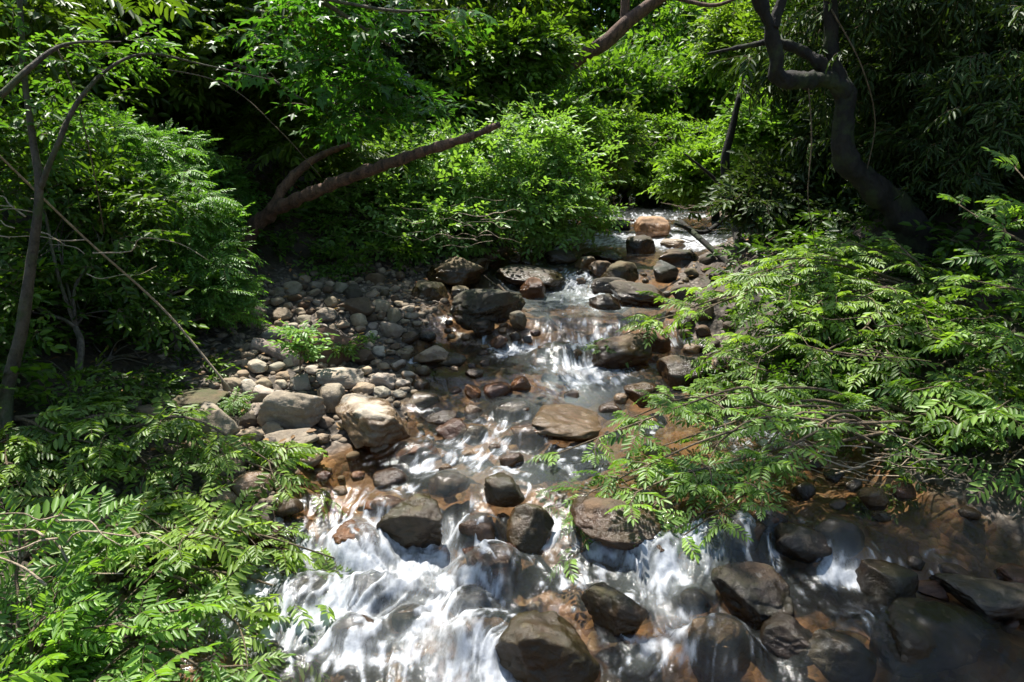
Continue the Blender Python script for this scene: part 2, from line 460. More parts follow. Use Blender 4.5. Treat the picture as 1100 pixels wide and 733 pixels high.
M = {}
M['ground'] = ground_mat(); M['rock'] = rock_mat(); M['water'] = water_mat()
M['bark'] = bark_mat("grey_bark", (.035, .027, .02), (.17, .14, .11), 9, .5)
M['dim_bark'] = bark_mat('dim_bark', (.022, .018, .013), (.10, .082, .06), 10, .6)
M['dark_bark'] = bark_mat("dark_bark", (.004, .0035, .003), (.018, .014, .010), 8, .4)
M['red_bark'] = bark_mat("reddish_bark", (.022, .013, .010), (.17, .095, .062), 12)
M['pale_twig'] = bark_mat("pale_twig", (.20, .15, .10), (.45, .36, .25), 20)
M['twig'] = bark_mat("brown_twig", (.06, .042, .025), (.19, .14, .085), 25)
M['log'] = bark_mat("weathered_wood", (.13, .09, .07), (.36, .29, .24), 9)
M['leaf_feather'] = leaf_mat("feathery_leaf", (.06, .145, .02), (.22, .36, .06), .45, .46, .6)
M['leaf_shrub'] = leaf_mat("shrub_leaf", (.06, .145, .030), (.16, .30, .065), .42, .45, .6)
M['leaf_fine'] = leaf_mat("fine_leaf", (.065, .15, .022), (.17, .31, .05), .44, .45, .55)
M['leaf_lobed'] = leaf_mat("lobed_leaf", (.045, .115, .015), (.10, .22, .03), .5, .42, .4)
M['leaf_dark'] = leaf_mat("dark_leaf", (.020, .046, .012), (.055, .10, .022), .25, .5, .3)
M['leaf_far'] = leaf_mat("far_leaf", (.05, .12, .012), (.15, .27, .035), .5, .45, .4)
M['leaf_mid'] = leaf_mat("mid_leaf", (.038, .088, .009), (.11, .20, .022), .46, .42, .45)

# ------------------------------------------------------------------ ground: one sheet out to the horizon
def axis(segs):
    out = [segs[0][0]]
    for a, b, d0, d1 in segs:
        x = a
        while x < b - 1e-6:
            t = (x - a) / (b - a); x = min(b, x + d0 + (d1 - d0) * t); out.append(x)
    return np.array(out)
gx = axis([(-90, -20, 6, 1.0), (-20, -7, .8, .10), (-7, 8, .055, .055), (8, 20, .10, .8), (20, 90, 1, 6)])
gy = axis([(-60, -2, 6, .4), (-2, 2.5, .3, .06), (2.5, 10, .05, .06), (10, 20, .07, .14), (20, 40, .2, .8), (40, 150, 1, 6)])
GX, GY = np.meshgrid(gx, gy)
GZ = T(GX.ravel(), GY.ravel()).reshape(GX.shape)
dl, dr = bank_dist(GX, GY)
gw = np.interp(GY, GRAV_Y, GRAV_W)
nn = (fbm2(GX * 1.6, GY * 1.6, 3, 60) - .5)
soil = sstep(-.15, .35, np.maximum(dl - gw, dr - .45) + nn * 1.4)
bed = 1 - sstep(-.06, .03, GZ - W(GX.ravel(), GY.ravel()).reshape(GX.shape) + nn * .05)
ground = link("ground", grid_mesh("ground", GX, GY, GZ, M['ground'], {"soil": soil, "bed": bed}))
tag(ground, kind="structure")

# ------------------------------------------------------------------ stones
def ico(sub):
    import bmesh
    bm = bmesh.new(); bmesh.ops.create_icosphere(bm, subdivisions=sub, radius=1.0)
    v = np.array([x.co[:] for x in bm.verts]); f = np.array([[q.index for q in p.verts] for p in bm.faces]); bm.free()
    return v, f
_ICO = {k: ico(k) for k in (3, 4, 5)}
def rock_mesh(seed, sub=4, facets=7, rough=.16):
    rs = np.random.RandomState(seed)
    v, f = _ICO[sub]; v = v.copy()
    v = v / (np.abs(v) ** 2.6).sum(1)[:, None] ** (1 / 2.6)
    for _ in range(facets):
        nrm = rs.normal(size=3); nrm[2] *= .7; nrm /= np.linalg.norm(nrm)
        d = rs.uniform(.58, .92)
        e = v @ nrm - d
        v = v - np.where(e > 0, e * .95, 0)[:, None] * nrm
    q = v * 1.0
    r = 1 + rough * 2 * (fbm3(q * 1.3 + rs.uniform(-50, 50, 3), 3, seed) - .5)
    v = v * r[:, None]
    nl = v / np.linalg.norm(v, axis=1)[:, None]
    ridge = 1 - np.abs(2 * fbm3(q * np.array([2.2, 2.2, 4.5]) + rs.uniform(-50, 50, 3), 2, seed + 6) - 1)
    v = v - nl * (np.clip(ridge - .86, 0, 1) * .45)[:, None]
    v = v + nl * ((fbm3(q * 5 + rs.uniform(-50, 50, 3), 3, seed + 3) - .5) * .11)[:, None]
    lo, hi = v.min(0), v.max(0)
    v = (v - (lo + hi) / 2) / ((hi - lo) / 2)
    return mesh_from("stone", v, f.ravel(), np.full(len(f), 3), M['rock'])

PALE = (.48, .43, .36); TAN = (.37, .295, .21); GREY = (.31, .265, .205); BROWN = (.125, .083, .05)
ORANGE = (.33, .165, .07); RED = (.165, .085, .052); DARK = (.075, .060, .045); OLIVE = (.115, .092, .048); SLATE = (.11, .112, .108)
# cx, cy, w, h in the photograph; colour; tilt in degrees; lichen; moss; sinks (share of height below); label
IN = 'boulders standing in the current'; BAR = 'stones of the gravel bar'
KEY = [
 # foreground rapids
 (446, 564, 74, 60, OLIVE, -6, .25, .75, .26, 'cracked olive brown boulder with a lichen patch, left of the nearest white cascade', 0),
 (541, 526, 44, 32, OLIVE, 8, 0, .7, .25, 'small mossy olive block behind the tilted slab in the rapids', 0),
 (570, 570, 48, 66, OLIVE, 32, .5, .55, .22, 'tilted olive slab with a pale lichen scar in mid stream', 0),
 (662, 560, 98, 50, BROWN, 5, 0, .25, .25, 'broad dark brown boulder under the hanging spray of leaves', 0),
 (527, 612, 66, 52, RED, 12, 0, 0, .40, 'reddish brown wet boulder with a snapped twig on it, foot of cascade', 1),
 (515, 578, 46, 50, BROWN, 0, 0, 0, .38, 'rounded brown wet rock between cracked boulder and tilted slab', 1),
 (663, 657, 72, 60, OLIVE, 10, .1, .65, .25, 'shiny olive boulder with purple brown shoulder, right of white foam', 0),
 (584, 706, 104, 82, OLIVE, 14, 0, .6, .30, 'large dark rounded boulder at the bottom edge of the rapids', 0),
 (505, 652, 46, 34, BROWN, 10, 0, .2, .42, 'low tan rock awash in foam above the largest bottom boulder', 1),
 (388, 588, 62, 42, ORANGE, 14, 0, 0, .46, 'reddish orange rock under a thin sheet of water, left of cracked boulder', 1),
 (415, 545, 40, 24, ORANGE, 0, 0, 0, .5, 'orange stone awash at the shoulder of the cracked boulder', 1),
 (448, 486, 46, 24, ORANGE, 0, 0, 0, .42, 'flat orange brown stone at the brink of the upper riffle', 1),
 (395, 640, 50, 40, BROWN, 0, 0, .2, .5, 'brown rock drowned beneath the white foam at left', 1),
 (520, 690, 70, 50, TAN, 10, 0, .1, .5, 'tan ledge under sliding water left of the bottom boulder', 1),
 (806, 643, 84, 66, DARK, 8, .3, .4, .28, 'dark rounded boulder with a lichen patch in the shaded rapids', 0),
 (862, 585, 56, 50, DARK, 0, 0, .3, .28, 'dark brown block at the lip of the small shaded fall', 0),
 (900, 578, 50, 40, BROWN, 0, 0, .1, .4, 'brown wet rock beside the dark block at the shaded lip', 1),
 (951, 630, 58, 54, DARK, 0, 0, .65, .28, 'round blackish mossy boulder right of the little chute', 0),
 (1074, 643, 124, 50, SLATE, 4, .1, .45, .25, 'large flat grey green slab lying by the right bank', 0),
 (1090, 618, 40, 22, RED, 0, 0, 0, .3, 'small reddish stone behind the flat grey green slab', 0),
 (999, 634, 34, 20, RED, 0, 0, 0, .3, 'reddish stone between round blackish boulder and flat slab', 0),
 (790, 572, 56, 34, BROWN, 0, 0, .1, .44, 'brown ledge rock that the shaded fall pours over', 1),
 (826, 560, 40, 26, RED, 0, 0, .1, .4, 'reddish ledge rock just behind the shaded lip', 1),
 (770, 700, 66, 64, TAN, 0, 0, 0, .45, 'glistening tan rock under thin water at bottom, right of olive boulder', 1),
 (850, 690, 62, 46, DARK, 6, .1, .3, .3, 'glinting dark rock below the dark rounded boulder', 0),
 (905, 712, 70, 60, OLIVE, 12, 0, .4, .4, 'ribbed olive rock at the bottom edge beside the chute', 1),
 (1005, 690, 130, 62, OLIVE, 10, .5, .5, .46, 'wide submerged olive slab with pale patches at lower right', 1),
 (938, 536, 30, 22, TAN, 0, 0, .3, .3, 'small tan stone alone in the brown shallows under the right bush', 0),
 (700, 590, 44, 26, BROWN, 0, 0, .1, .5, 'brown rock awash behind the shiny olive boulder', 1),
 (480, 522, 44, 22, BROWN, 0, 0, 0, .5, 'dim brown stone drowned in the clear glide', 1),
 # middle reach
 (606, 457, 90, 38, TAN, 6, .4, .2, .34, 'long pale tan boulder lying across the middle riffle', 0),
 (570, 470, 44, 28, ORANGE, 0, 0, 0, .40, 'orange stone leaning on the long pale tan boulder', 1),
 (486, 464, 34, 24, RED, 0, 0, 0, .3, 'round rust brown stone in the riffle below the gravel bar', 0),
 (473, 449, 34, 16, DARK, 0, 0, .1, .3, 'flat dark stone touching the round rust brown one', 0),
 (510, 468, 28, 20, BROWN, 0, 0, 0, .44, 'small brown rock where the riffle foams', 1),
 (508, 423, 17, 18, ORANGE, 0, 0, 0, .3, 'small ochre stone upright in the shallow pool', 0),
 (558, 414, 24, 22, ORANGE, 0, 0, 0, .36, 'orange stone in the clear pool below the white fall', 0),
 (456, 431, 36, 18, OLIVE, 0, 0, .1, .5, 'mustard stone just under the water at the bar edge', 1),
 (552, 443, 40, 22, BROWN, 0, 0, 0, .5, 'brown stone under water behind the long tan boulder', 1),
 (664, 383, 64, 44, BROWN, -8, .1, .35, .26, 'big brown boulder right of the white fall', 0),
 (700, 366, 40, 24, RED, 0, .1, .1, .3, 'reddish stone on the shoulder of the big brown boulder', 0),
 (603, 381, 50, 22, BROWN, 0, 0, 0, .40, 'brown ledge rock the white fall pours over', 1),
 (668, 429, 18, 14, PALE, 0, .3, 0, .3, 'small pale grey pebble stone right of the pool', 0),
 (690, 425, 40, 24, BROWN, 0, 0, .2, .3, 'low brown rock beside the pale grey pebble stone', 0),
 (738, 402, 56, 40, DARK, 0, 0, .3, .3, 'dark boulder half hidden by the right bush, above the grey water', 0),
 (465, 384, 40, 22, TAN, 0, .3, 0, .3, 'flat tan stone at the water edge below the leaf littered debris', 0),
 (485, 387, 32, 14, OLIVE, 6, .2, .2, .3, 'thin olive flat stone leaning on the flat tan one', 0),
 (510, 402, 20, 10, BROWN, 0, 0, 0, .4, 'tiny brown stone breaking the surface of the pool', 0),
 (433, 381, 26, 14, GREY, 0, 0, 0, .3, 'flat grey stone on the spit by the tan one', 0),
 # upper boulders
 (524, 328, 80, 38, DARK, -6, .2, .5, .24, 'big flat topped dark boulder in the shaded middle of the stream', 0),
 (461, 314, 42, 22, OLIVE, 6, .1, .5, .26, 'olive boulder at the tip of the shaded gravel', 0),
 (489, 294, 64, 36, OLIVE, -5, 0, .3, .26, 'large rounded ochre brown boulder below the bright shrub', 0),
 (572, 312, 26, 26, RED, 0, 0, .1, .26, 'dark maroon egg shaped boulder beside the upper chute', 0),
 (568, 297, 74, 20, DARK, 4, 0, .5, .28, 'long low black rock across the upper chute', 0),
 (494, 315, 20, 16, OLIVE, 0, 0, .2, .3, 'small olive stone between the two olive boulders', 0),
 (556, 345, 20, 22, GREY, 10, .1, .2, .3, 'grey stone propped in the driftwood below the flat topped boulder', 0),
 (519, 352, 30, 16, DARK, 0, 0, .2, .3, 'dark wedge stone under the flat topped boulder', 0),
 (527, 277, 22, 16, TAN, 0, .2, .1, .3, 'tan stone at the foot of the bright shrub', 0),
 (514, 286, 24, 16, BROWN, 0, 0, .2, .3, 'brown stone behind the ochre brown boulder', 0),
 (483, 267, 28, 16, BROWN, 0, 0, .1, .3, 'brown stone in the dark below the shrub twigs', 0),
 (629, 283, 21, 15, TAN, 0, .3, .1, .3, 'rounded tan stone in the middle of the upper reach', 0),
 (603, 277, 34, 16, DARK, 4, .1, .3, .28, 'low dark rock left of the rounded tan stone', 0),
 (650, 276, 40, 12, DARK, 2, 0, .2, .3, 'long thin dark ledge below the bright far glide', 0),
 (664, 297, 40, 30, OLIVE, -10, .2, .3, .26, 'humped olive boulder on the right of the upper chute', 0),
 (645, 290, 26, 18, BROWN, 0, 0, .2, .3, 'brown stone tucked behind the humped olive boulder', 0),
 (682, 318, 62, 26, DARK, 10, .2, .3, .28, 'dark angular boulder at the right edge of the upper pool', 0),
 (650, 325, 34, 18, DARK, 4, 0, .3, .28, 'flat dark rock dipping into the upper pool', 0),
 (652, 308, 36, 20, DARK, 0, 0, .3, .3, 'black wet rock below the humped olive boulder', 0),
 (688, 265, 30, 24, DARK, 0, .1, .4, .26, 'dark boulder in front of the orange far boulder', 0),
 (700, 246, 40, 25, (.44, .29, .18), -4, .4, 0, .26, 'pale orange sunlit boulder at the far end of the stream', 0),
 (730, 277, 50, 18, DARK, 4, 0, .4, .28, 'long dark rock right of the bright far glide', 0),
 (712, 292, 30, 26, SLATE, 10, .2, .3, .28, 'leaning grey rock at the right bank of the upper reach', 0),
 (607, 247, 26, 14, RED, 0, 0, .1, .3, 'reddish rock under the shrub at the far left bank', 0),
 (665, 243, 24, 12, DARK, 0, 0, .2, .3, 'small dark rock left of the orange far boulder', 0),
 (722, 262, 26, 10, PALE, 0, .2, 0, .3, 'pale flat rock right of the orange far boulder', 0),
 (590, 262, 22, 12, DARK, 0, 0, .2, .3, 'small black rock at the far left water edge', 0),
 # gravel bar, the large ones
 (397, 454, 84, 50, PALE, 8, 1.0, 0, .24, 'big pale boulder dotted with white lichen at the water edge', 0),
 (317, 441, 62, 50, GREY, 12, .5, .1, .22, 'grey brown boulder with a dry cane lying across it', 0),
 (354, 430, 32, 40, GREY, 0, .2, 0, .22, 'upright dark grey stone between two biggest bar boulders', 0),
 (366, 405, 50, 22, PALE, 4, .4, 0, .26, 'bleached flat slab behind the upright dark grey stone', 0),
 (226, 457, 58, 40, GREY, 8, .2, .35, .22, 'squat shadowed boulder with one sunlit edge beside the left bush', 0),
 (206, 430, 70, 24, OLIVE, 2, .2, .75, .24, 'long low mossy boulder under the left bush', 0),
 (350, 375, 74, 44, RED, 6, 0, .1, .34, 'reddish earthy boulder with leaf litter in mid bar', 0),
 (279, 442, 25, 20, PALE, 4, .3, 0, .24, 'smooth pale round stone left of the grey brown boulder', 0),
 (284, 425, 26, 20, PALE, 10, .2, 0, .24, 'pale block stone behind the smooth round one', 0),
 (311, 470, 62, 22, GREY, -6, .2, 0, .30, 'low grey slab in front of the grey brown boulder', 0),
 (293, 463, 30, 20, TAN, 0, .2, 0, .26, 'tan stone at left end of the low grey slab', 0),
 (268, 467, 30, 16, TAN, 0, .2, .1, .26, 'flattened tan stone near the bush tips', 0),
 (268, 452, 20, 14, DARK, 0, 0, .1, .26, 'dark stone tucked under the smooth pale round one', 0),
 (276, 394, 22, 14, PALE, 8, .2, 0, .24, 'white egg shaped stone below the driftwood log', 0),
 (250, 414, 24, 16, TAN, 0, .2, .3, .26, 'tan stone touching the tip of the dry cane', 0),
 (267, 418, 18, 18, PALE, 20, .2, 0, .26, 'narrow pale stone beside the tan one at the cane tip', 0),
 (411, 408, 28, 18, PALE, 4, .3, 0, .24, 'largest white stone in the pale cluster above the lichen boulder', 0),
 (411, 421, 20, 12, PALE, 0, .3, 0, .24, 'white oval stone just below the largest white one', 0),
 (391, 418, 24, 14, TAN, 0, .3, 0, .24, 'light tan stone left of the white oval one', 0),
 (433, 414, 16, 14, PALE, 10, .2, 0, .24, 'cream stone near the brown pointed one', 0),
 (451, 416, 22, 18, BROWN, 6, .1, 0, .24, 'brown pointed stone at the edge of the pale cluster', 0),
 (292, 360, 22, 20, PALE, 14, .3, 0, .22, 'tall pale stone at upper left of the bar', 0),
 (303, 338, 22, 14, GREY, 0, .1, .1, .24, 'grey stone at the top of the bar by the bush', 0),
 (349, 338, 24, 14, GREY, 0, .1, .2, .24, 'rounded grey stone among the shaded cobbles below the log', 0),
 (424, 339, 15, 19, TAN, 4, .1, .1, .24, 'upright tan cobble at the dark water inlet', 0),
 (388, 385, 28, 18, BROWN, -8, .1, 0, .26, 'brown stone right of the earthy boulder', 0),
 (398, 361, 18, 10, PALE, -24, .2, 0, .26, 'small white sliver stone beyond the earthy boulder', 0),
 (384, 330, 40, 18, BROWN, 0, .1, .1, .28, 'broad brown stone in the shaded upper cobbles', 0),
 (379, 315, 24, 18, DARK, 0, .1, .3, .26, 'dark olive stone under the shrub edge', 0),
 (366, 310, 16, 12, GREY, 0, .1, .2, .26, 'grey cobble below the leaning dead log', 0),
 (420, 356, 26, 16, GREY, 10, .1, .1, .26, 'slanting grey stone at the inlet', 0),
 (403, 301, 20, 14, BROWN, 0, 0, .2, .26, 'brown stone in shade under the bright shrub', 0),
 (160, 446, 40, 20, TAN, 0, .2, .4, .28, 'half hidden tan stone deep under the left bush', 0),
 (135, 436, 30, 18, GREY, 0, .1, .4, .28, 'grey stone farthest left under the bush', 0),
 (190, 458, 24, 16, SLATE, 0, .1, .2, .28, 'slate stone in front of the long mossy boulder', 0),
 (213, 478, 30, 16, TAN, 0, .1, .2, .28, 'tan stone in front of the squat shadowed boulder', 0),
 (52, 570, 44, 40, TAN, 6, .3, .1, .3, 'sunlit tan boulder glimpsed through the lower left sprays', 0),
 (90, 585, 40, 30, GREY, 0, .2, .1, .3, 'grey stone beside the sunlit tan boulder under the sprays', 0),
 (282, 578, 44, 26, RED, 0, 0, 0, .4, 'reddish wet stone at the left water edge under the sprays', 0),
 (270, 560, 24, 16, GREY, 0, .1, 0, .3, 'grey pebble stone behind the reddish wet one at left', 0),
]
rock_recs = []           # x, y, half width, top z, drape
placed = []
def put_rock(cx, cy, pw, ph, col, tilt, lich, moss, sink, label, drape, group, data, rs, cat="stone"):
    k = .5 - sink
    q0 = surf_hit(cx, cy, S)
    if max(bank_dist(q0[0], q0[1])) < 0 and sink < .34 and q0[1] < 9: k -= .10
    for _ in range(3):
        try: hz
        except NameError: hz = .1
        p = surf_hit(cx, cy, (lambda X, Y: S(X, Y) + k * hz))
        d = ray(cx, cy); Y = p[1]
        wm = pw / FPX * (Y * CP + (CAM_H - p[2]) * SP)
        hm = ph / FPX * (Y * CP + (CAM_H - p[2]) * SP)
        ph_ = math.atan2(CAM_H - p[2], Y)
        dy = .85 * wm
        if hm ** 2 < (dy * math.sin(ph_)) ** 2 + (.5 * hm) ** 2: dy = .85 * hm / max(math.sin(ph_), .25) if ph_ > .2 else .8 * wm
        dy = min(dy, 1.1 * wm)
        vis = 1.0 + sink * .35
        hz = math.sqrt(max((hm * vis) ** 2 - (dy * math.sin(ph_)) ** 2, (.5 * hm) ** 2)) / math.cos(ph_)
        hz = min(hz, .80 * wm) if pw > ph * 1.05 else min(hz, 1.15 * wm)
    o = link("river_stone" if cat == "stone" else "river_boulder", data)
    o.location = tuple(p)
    o.scale = (wm / 2 * 1.04, dy / 2, hz / 2)
    o.rotation_euler = (0, math.radians(tilt), math.radians(rs.uniform(-25, 25)))
    o.color = (*col, 1)
    wl = float(W(np.array([p[0]]), np.array([p[1]]))[0])
    dl, dr = bank_dist(p[0], p[1])
    dry = max(dl, dr)
    if dry > 0.25: wet = -99.0
    elif sink >= .34: wet = wl + 9.0
    else: wet = wl + .06 + (.75 if p[1] < 7 else .45) * hz * rs.uniform(.5, 1.0)
    o["wet"] = float(wet); o["lichen"] = float(lich); o["moss"] = float(moss)
    tag(o, label, cat, group)
    rock_recs.append((p[0], p[1], wm / 2, p[2] + hz / 2, drape, dy / 2))
    return o
rs0 = np.random.RandomState(5)
for i, (cx, cy, pw, ph, col, tilt, lich, moss, sink, label, drape) in enumerate(KEY):
    big = pw > 34
    data = rock_mesh({7: 331, 6: 342}.get(i, 100 + i), 5 if pw > 60 else 4, rs0.randint(8, 15), .17)
    dl, dr = bank_dist(*surf_hit(cx, cy, S)[:2])
    col = tuple(np.array(col) * rs0.uniform(.88, 1.12) * rs0.uniform(.97, 1.03, 3))
    put_rock(cx, cy, pw, ph, col, tilt, lich, moss, sink, label, drape, None, data, rs0, "boulder" if "boulder" in label else "stone")
    placed.append((cx, cy, pw, ph))

# smaller cobbles filling the bar and the shallows: one kind each, many copies
small_meshes = [rock_mesh(500 + i, 3, 6, .15) for i in range(9)]
rs1 = np.random.RandomState(11)
def in_poly(x, y, poly):
    c = False; j = len(poly) - 1
    for i in range(len(poly)):
        (xi, yi), (xj, yj) = poly[i], poly[j]
        if (yi > y) != (yj > y) and x < (xj - xi) * (y - yi) / (yj - yi) + xi: c = not c
        j = i
    return c
def scatter(poly, n, smin, smax, cols, group, label, sink, moss=.1, drape=0, near=.8, gap=.42, lich=.2):
    xs = [p[0] for p in poly]; ys = [p[1] for p in poly]
    got = 0; tries = 0
    while got < n and tries < n * 60:
        tries += 1
        x = rs1.uniform(min(xs), max(xs)); y = rs1.uniform(min(ys), max(ys))
        if not in_poly(x, y, poly): continue
        sc = np.interp(y, [290, 480], [.75, 1.25])
        s = sc * (smin + (smax - smin) * rs1.uniform() ** 2.2); h = s * rs1.uniform(.5, .85)
        if any(abs(x - a) < (s + c) * gap and abs(y - b) < (h + d) * gap for a, b, c, d in placed): continue
        placed.append((x, y, s, h))
        col = cols[rs1.randint(len(cols))]; col = tuple(np.array(col) * rs1.uniform(.75, 1.2) * rs1.uniform(.96, 1.04, 3))
        words = dict(zip(map(id, (PALE, TAN, GREY, BROWN, ORANGE, RED, DARK, OLIVE, SLATE)), ("pale", "tan", "grey", "brown", "orange", "reddish", "dark", "olive", "slate")))
        put_rock(x, y, s, h, col, rs1.uniform(-14, 14), lich * rs1.uniform(), moss * rs1.uniform(), sink, label, drape, group, small_meshes[rs1.randint(9)], rs1)
        got += 1
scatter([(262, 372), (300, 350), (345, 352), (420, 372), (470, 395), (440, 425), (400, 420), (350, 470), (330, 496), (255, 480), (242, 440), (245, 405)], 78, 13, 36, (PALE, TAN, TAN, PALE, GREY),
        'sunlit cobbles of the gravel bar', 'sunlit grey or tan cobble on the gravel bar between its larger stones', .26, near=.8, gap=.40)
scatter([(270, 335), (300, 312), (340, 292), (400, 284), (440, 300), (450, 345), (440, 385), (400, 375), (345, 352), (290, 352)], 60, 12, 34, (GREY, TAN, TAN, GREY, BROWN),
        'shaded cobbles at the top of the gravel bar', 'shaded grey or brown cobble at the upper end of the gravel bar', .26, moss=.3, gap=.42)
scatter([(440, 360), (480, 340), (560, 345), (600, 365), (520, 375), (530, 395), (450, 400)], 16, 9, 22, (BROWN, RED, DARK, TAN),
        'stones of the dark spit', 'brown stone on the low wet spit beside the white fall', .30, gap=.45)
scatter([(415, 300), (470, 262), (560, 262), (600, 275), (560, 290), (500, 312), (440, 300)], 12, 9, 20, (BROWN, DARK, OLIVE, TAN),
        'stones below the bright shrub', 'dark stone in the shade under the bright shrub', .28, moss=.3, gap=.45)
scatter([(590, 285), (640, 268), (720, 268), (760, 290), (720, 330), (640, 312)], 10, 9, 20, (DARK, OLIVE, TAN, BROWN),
        'stones of the upper boulder garden', 'small dark stone among the boulders of the upper reach', .28, moss=.3, gap=.42)
scatter([(560, 262), (600, 246), (640, 240), (690, 235), (660, 245), (610, 258)], 5, 8, 16, (RED, DARK, BROWN),
        'stones on the far left bank', 'dark stone lining the far left bank', .28, moss=.3)
scatter([(120, 430), (250, 470), (330, 500), (330, 560), (250, 590), (160, 560), (60, 560), (40, 600), (150, 640), (200, 700), (100, 720), (20, 640), (10, 520)], 18, 14, 34, (TAN, GREY, BROWN, PALE),
        'stones under the lower left sprays', 'tan or grey stone on the bank beneath the lower left sprays', .28, moss=.25)
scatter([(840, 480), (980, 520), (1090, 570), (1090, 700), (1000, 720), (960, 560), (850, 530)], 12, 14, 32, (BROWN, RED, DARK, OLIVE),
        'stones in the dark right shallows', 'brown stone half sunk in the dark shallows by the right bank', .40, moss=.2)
scatter([(330, 560), (430, 540), (640, 600), (760, 620), (740, 720), (480, 725), (330, 720)], 4, 26, 50, (BROWN, DARK, DARK, BROWN),
        'rocks awash in the rapids', 'brown rock awash in the white water of the nearest rapids', .5, moss=.2, gap=.5, drape=1)
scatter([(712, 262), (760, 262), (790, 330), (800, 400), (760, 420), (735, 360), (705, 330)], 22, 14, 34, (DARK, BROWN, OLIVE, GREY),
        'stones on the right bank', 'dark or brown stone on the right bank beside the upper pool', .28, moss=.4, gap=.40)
scatter([(345, 500), (400, 480), (450, 440), (520, 400), (640, 430), (720, 450), (560, 500), (430, 520), (350, 540)], 16, 12, 30, (ORANGE, BROWN, RED, TAN),
        'stones under the clear water', 'orange brown stone under the clear shallow water of the mid stream', .62, moss=0)

# the smallest pebbles, past counting
def pebbles():
    v0, f0 = _ICO[3]; v0, f0 = ico(2)
    rs = np.random.RandomState(3); V = []; n = 0
    while n < 1500:
        Y = rs.uniform(4.2, 14.5); g = np.interp(Y, GRAV_Y, GRAV_W)
        d = rs.uniform(-.35, g + .2); x = XL(Y) - d
        r = .02 + .055 * rs.uniform() ** 2
        z = T(np.array([x]), np.array([Y]))[0]
        m = v0 / (np.abs(v0) ** 2.5).sum(1)[:, None] ** .4 * np.array([1, rs.uniform(.6, 1), rs.uniform(.45, .75)]) * r
        a = rs.uniform(0, 6.28); R = np.array([[math.cos(a), -math.sin(a), 0], [math.sin(a), math.cos(a), 0], [0, 0, 1]])
        m = m * (1 + .25 * (vnoise3(v0 * 1.3 + rs.uniform(0, 90, 3), 4) - .5))[:, None]
        V.append(m @ R.T + np.array([x, Y, z + r * .25])); n += 1
    V = np.concatenate(V); F = (f0[None] + (np.arange(n) * len(v0))[:, None, None]).reshape(-1)
    o = link("pebbles", mesh_from("pebbles", V, F, np.full(n * len(f0), 3), M['rock'])); o.color = (.24, .195, .145, 1)
    o["wet"] = -99.0; o["lichen"] = .2; o["moss"] = .1
    tag(o, "small grey and tan pebbles filling the gaps of the gravel bar", "pebbles", None, "stuff")
pebbles()

